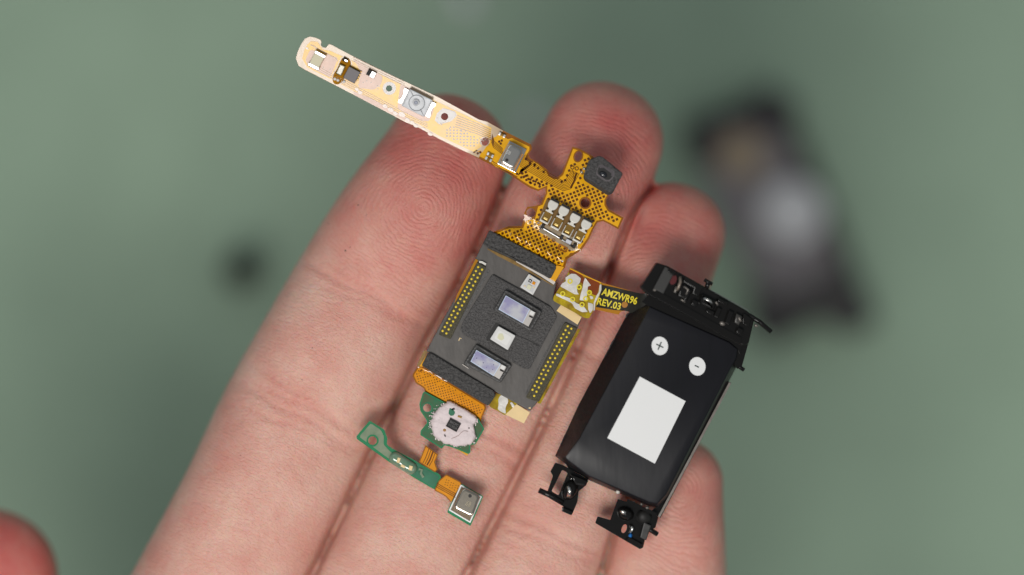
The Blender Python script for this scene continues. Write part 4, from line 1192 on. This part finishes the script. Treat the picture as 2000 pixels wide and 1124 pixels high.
for x, y, r in ((1207,961,4.5),(1253,985,3.5),(1264,992,4)):
    Shape(HD).dome(x, y, r, r, .25, .08).build("stud", M['cream'] if r > 4.2 else M['rim'], rb, smooth=True)

# ---- ribbon cable from the board to the battery
def HR(x, y):
    t = min(max((x - 1085) / 60, 0), 1)
    z = BH + .04 + .02 * math.sin((x - 1080) * .03)
    if x > 1180: z += .25 * min((x - 1180) / 80, 1) ** 1.5
    return z
HEAD = [(1114,523),(1175,552.7),(1173,572),(1166,597),(1160,604),(1151,622),(1142.6,622),(1080.6,588),(1081,580),(1103,547)]
rib = Shape(HR).prism(rnd([(1110,540),(1175,552.7),(1231,568),(1236,575),(1225,606),(1212,609),(1208,615),(1162.5,605),(1110,590)], 2), 0, .02, grid=12).build("ribbon_cable", M['rib_amber'], bat, angle=40)
Shape(HR).prism(rnd(HEAD, 3), .022, .036, grid=12).build("head_film", M['yfilm'], rib, angle=40)
Shape(HR).prism(rnd([(1110,531),(1116,526),(1172,553),(1166,578),(1158,576),(1140,556),(1134,552),(1116,540)], 3), .0365, .04).build("head_film", M['rfilm'], rib)
Shape(HR).prism(ribbon([(1113,525),(1140,538),(1174,553)], 2), .04, .046).build("crease_line", M['orange_tab'], rib)
Shape(HR).prism(rnd([(1175,557),(1200,562),(1248,573),(1262,574),(1272,586),(1252,624),(1242,617),(1225,608),(1200,606),(1163,600),(1168,582)], 2), .022, .03, grid=12).build("black_coat", M['rib_black'], rib, angle=40)
Shape(HR).prism(circ(1220,595.5,6), .031, .035).build("hole_pad", mat("pad_orange", (.42,.17,.008), .4), rib)
def z7(l): return [(1060 + x / 7.025, 500 + y / 7.025) for x, y in l]
pieces = [
 [(390,245),(450,250),(525,310),(510,370),(465,420),(475,500),(500,530),(440,530),(240,420),(265,380),(320,350),(310,300)],
 [(580,300),(665,410),(620,420),(605,560),(600,620),(560,615),(505,610),(520,530),(545,450),(560,360)],
 [(190,515),(280,550),(390,590),(460,650),(560,690),(620,770),(540,775),(440,720),(400,650),(300,600),(180,545)],
 [(620,640),(690,660),(690,740),(650,790),(625,740)],
 [(780,400),(805,390),(805,470),(765,560),(720,650),(715,750),(695,755),(700,640),(740,540),(770,500)],
 [(640,545),(690,560),(695,590),(660,600)]]
for pc in pieces:
    Shape(HR).prism(rnd(z7(pc), 2, 3), .041, .052, grid=12).build("torn_film", M['torn'], rib)
for x, y in ((375,350),(500,430),(640,505),(590,590),(275,520),(410,595),(540,670)):
    x, y = 1060 + x / 7.025, 500 + y / 7.025
    Shape(HR).prism(circ(x, y, 5.2, 16), .053, .058, [circ(x, y, 2.6, 16)]).build("via_ring", M['yring'], rib)
lettering("AMZWR96", 1210.5, 580, 13.5, 16, .045, M['rib_text'], rib, hf=HR, thick=.025, width=71)
lettering("REV.03", 1189.5, 594.5, 13, 14, .045, M['rib_text'], rib, hf=HR, thick=.025, width=47)

# ------------------------------------------------------------------ blurred things on the mat
MZ = MAT_Z
HZ = flat(MZ)
M['bar'] = mat('dusty_black', (.07,.066,.064), .5, vary=.7, vscale=.6)
dev = thing("disassembled_device", "out of focus black device shell with copper disc and pale round dome on the mat", "device", P(1500, 430, MZ))
Shape(HZ).slab(rnd([(1352,285),(1400,240),(1530,215),(1570,330),(1650,500),(1665,610),(1560,640),(1480,560),(1400,420)], 14), 0, 1.0, 10).build("shell", M['dull'], dev, angle=50)
Shape(HZ).slab(rnd([(1335,240),(1400,215),(1405,290),(1372,330),(1342,310)], 8), 0, 1.3, 8).build("corner_block", M['bar'], dev)
Shape(HZ).slab(rnd([(1400,222),(1450,195),(1500,170),(1560,205),(1552,275),(1500,250),(1455,230)], 8), 0, 1.3, 8).build("end_bar", M['bar'], dev)
Shape(HZ).slab(rnd([(1462,565),(1530,580),(1600,540),(1650,490),(1712,632),(1660,655),(1600,625),(1500,680),(1468,640)], 10), 0, 1.2, 8).build("end_bar", M['bar'], dev)
Shape(HZ).slab(rnd([(1545,250),(1580,300),(1660,500),(1640,520),(1600,440),(1555,340)], 6), 0, 1.1, 6).build("side_rail", mat("shell_dark", (.06,.06,.055), .4), dev)
Shape(HZ).slab(circ(1447,303,42,28), 1.0, 1.15, 6).build("copper_disc", M['copperdisc'], dev)
Shape(HZ).dome(1548,415,64,64,1.0,.4,0,28).build("pale_dome", M['disc'], dev, smooth=True)
cap = thing("rubber_button", "small black round part lying alone out of focus on the mat", "button", P(472, 528, MZ))
Shape(HZ).slab(circ(472,528,36,26), 0, 2.4, 10, 4).build("body", M['black'], cap, angle=50)
Shape(HZ).slab(circ(472,528,20,26), 2.4, 2.6, 4, 3).build("raised_centre", M['chip'], cap, angle=50)
for i, (x, y, lab) in enumerate(((1040,237,"tiny bright screw head blurred to a pale disc between two fingertips"), (913,-6,"tiny bright screw head blurred at the top edge of the picture"))):
    t_ = thing("tiny_screw", lab, "screw", P(x, y, MZ), "tiny screws on the mat")
    Shape(HZ).dome(x, y, 22, 22, 0, .05, 0, 20, 6).build("head", M['tin'], t_, smooth=True)

# ------------------------------------------------------------------ dust specks stuck to the skin
dg = bpy.context.evaluated_depsgraph_get(); dg.update()
he = hand.evaluated_get(dg)
ds = Shape()
for x, y, r in ((700,401,2.2),(675,490,2.4),(684,483,1.3),(610,680,1.6),(642,438,1.5),(1207,380,2.0),(716,420,1.2),(810,246,2),(780,1058,1.2),(590,742,1.3),(955,560,1.2),(862,500,1.1),(1128,470,1.2),(470,890,1.2),(1004,1020,1.1)):
    p = P(x, y, 0); cdir = (p - Vector((0, 0, CAM_H))).normalized()
    ok, hit, nn, _ = he.ray_cast(Vector((0, 0, CAM_H)), cdir)
    if ok:
        bmesh.ops.create_icosphere(ds.bm, subdivisions=1, radius=r * .0075, matrix=Matrix.Translation(hit) @ Matrix.Diagonal((1.3, .8, .6, 1)))
d_ = ds.build("dust", M['dust'], None, kind='stuff'); d_['label'] = "a few dark specks of dust stuck to the fingertip skin"
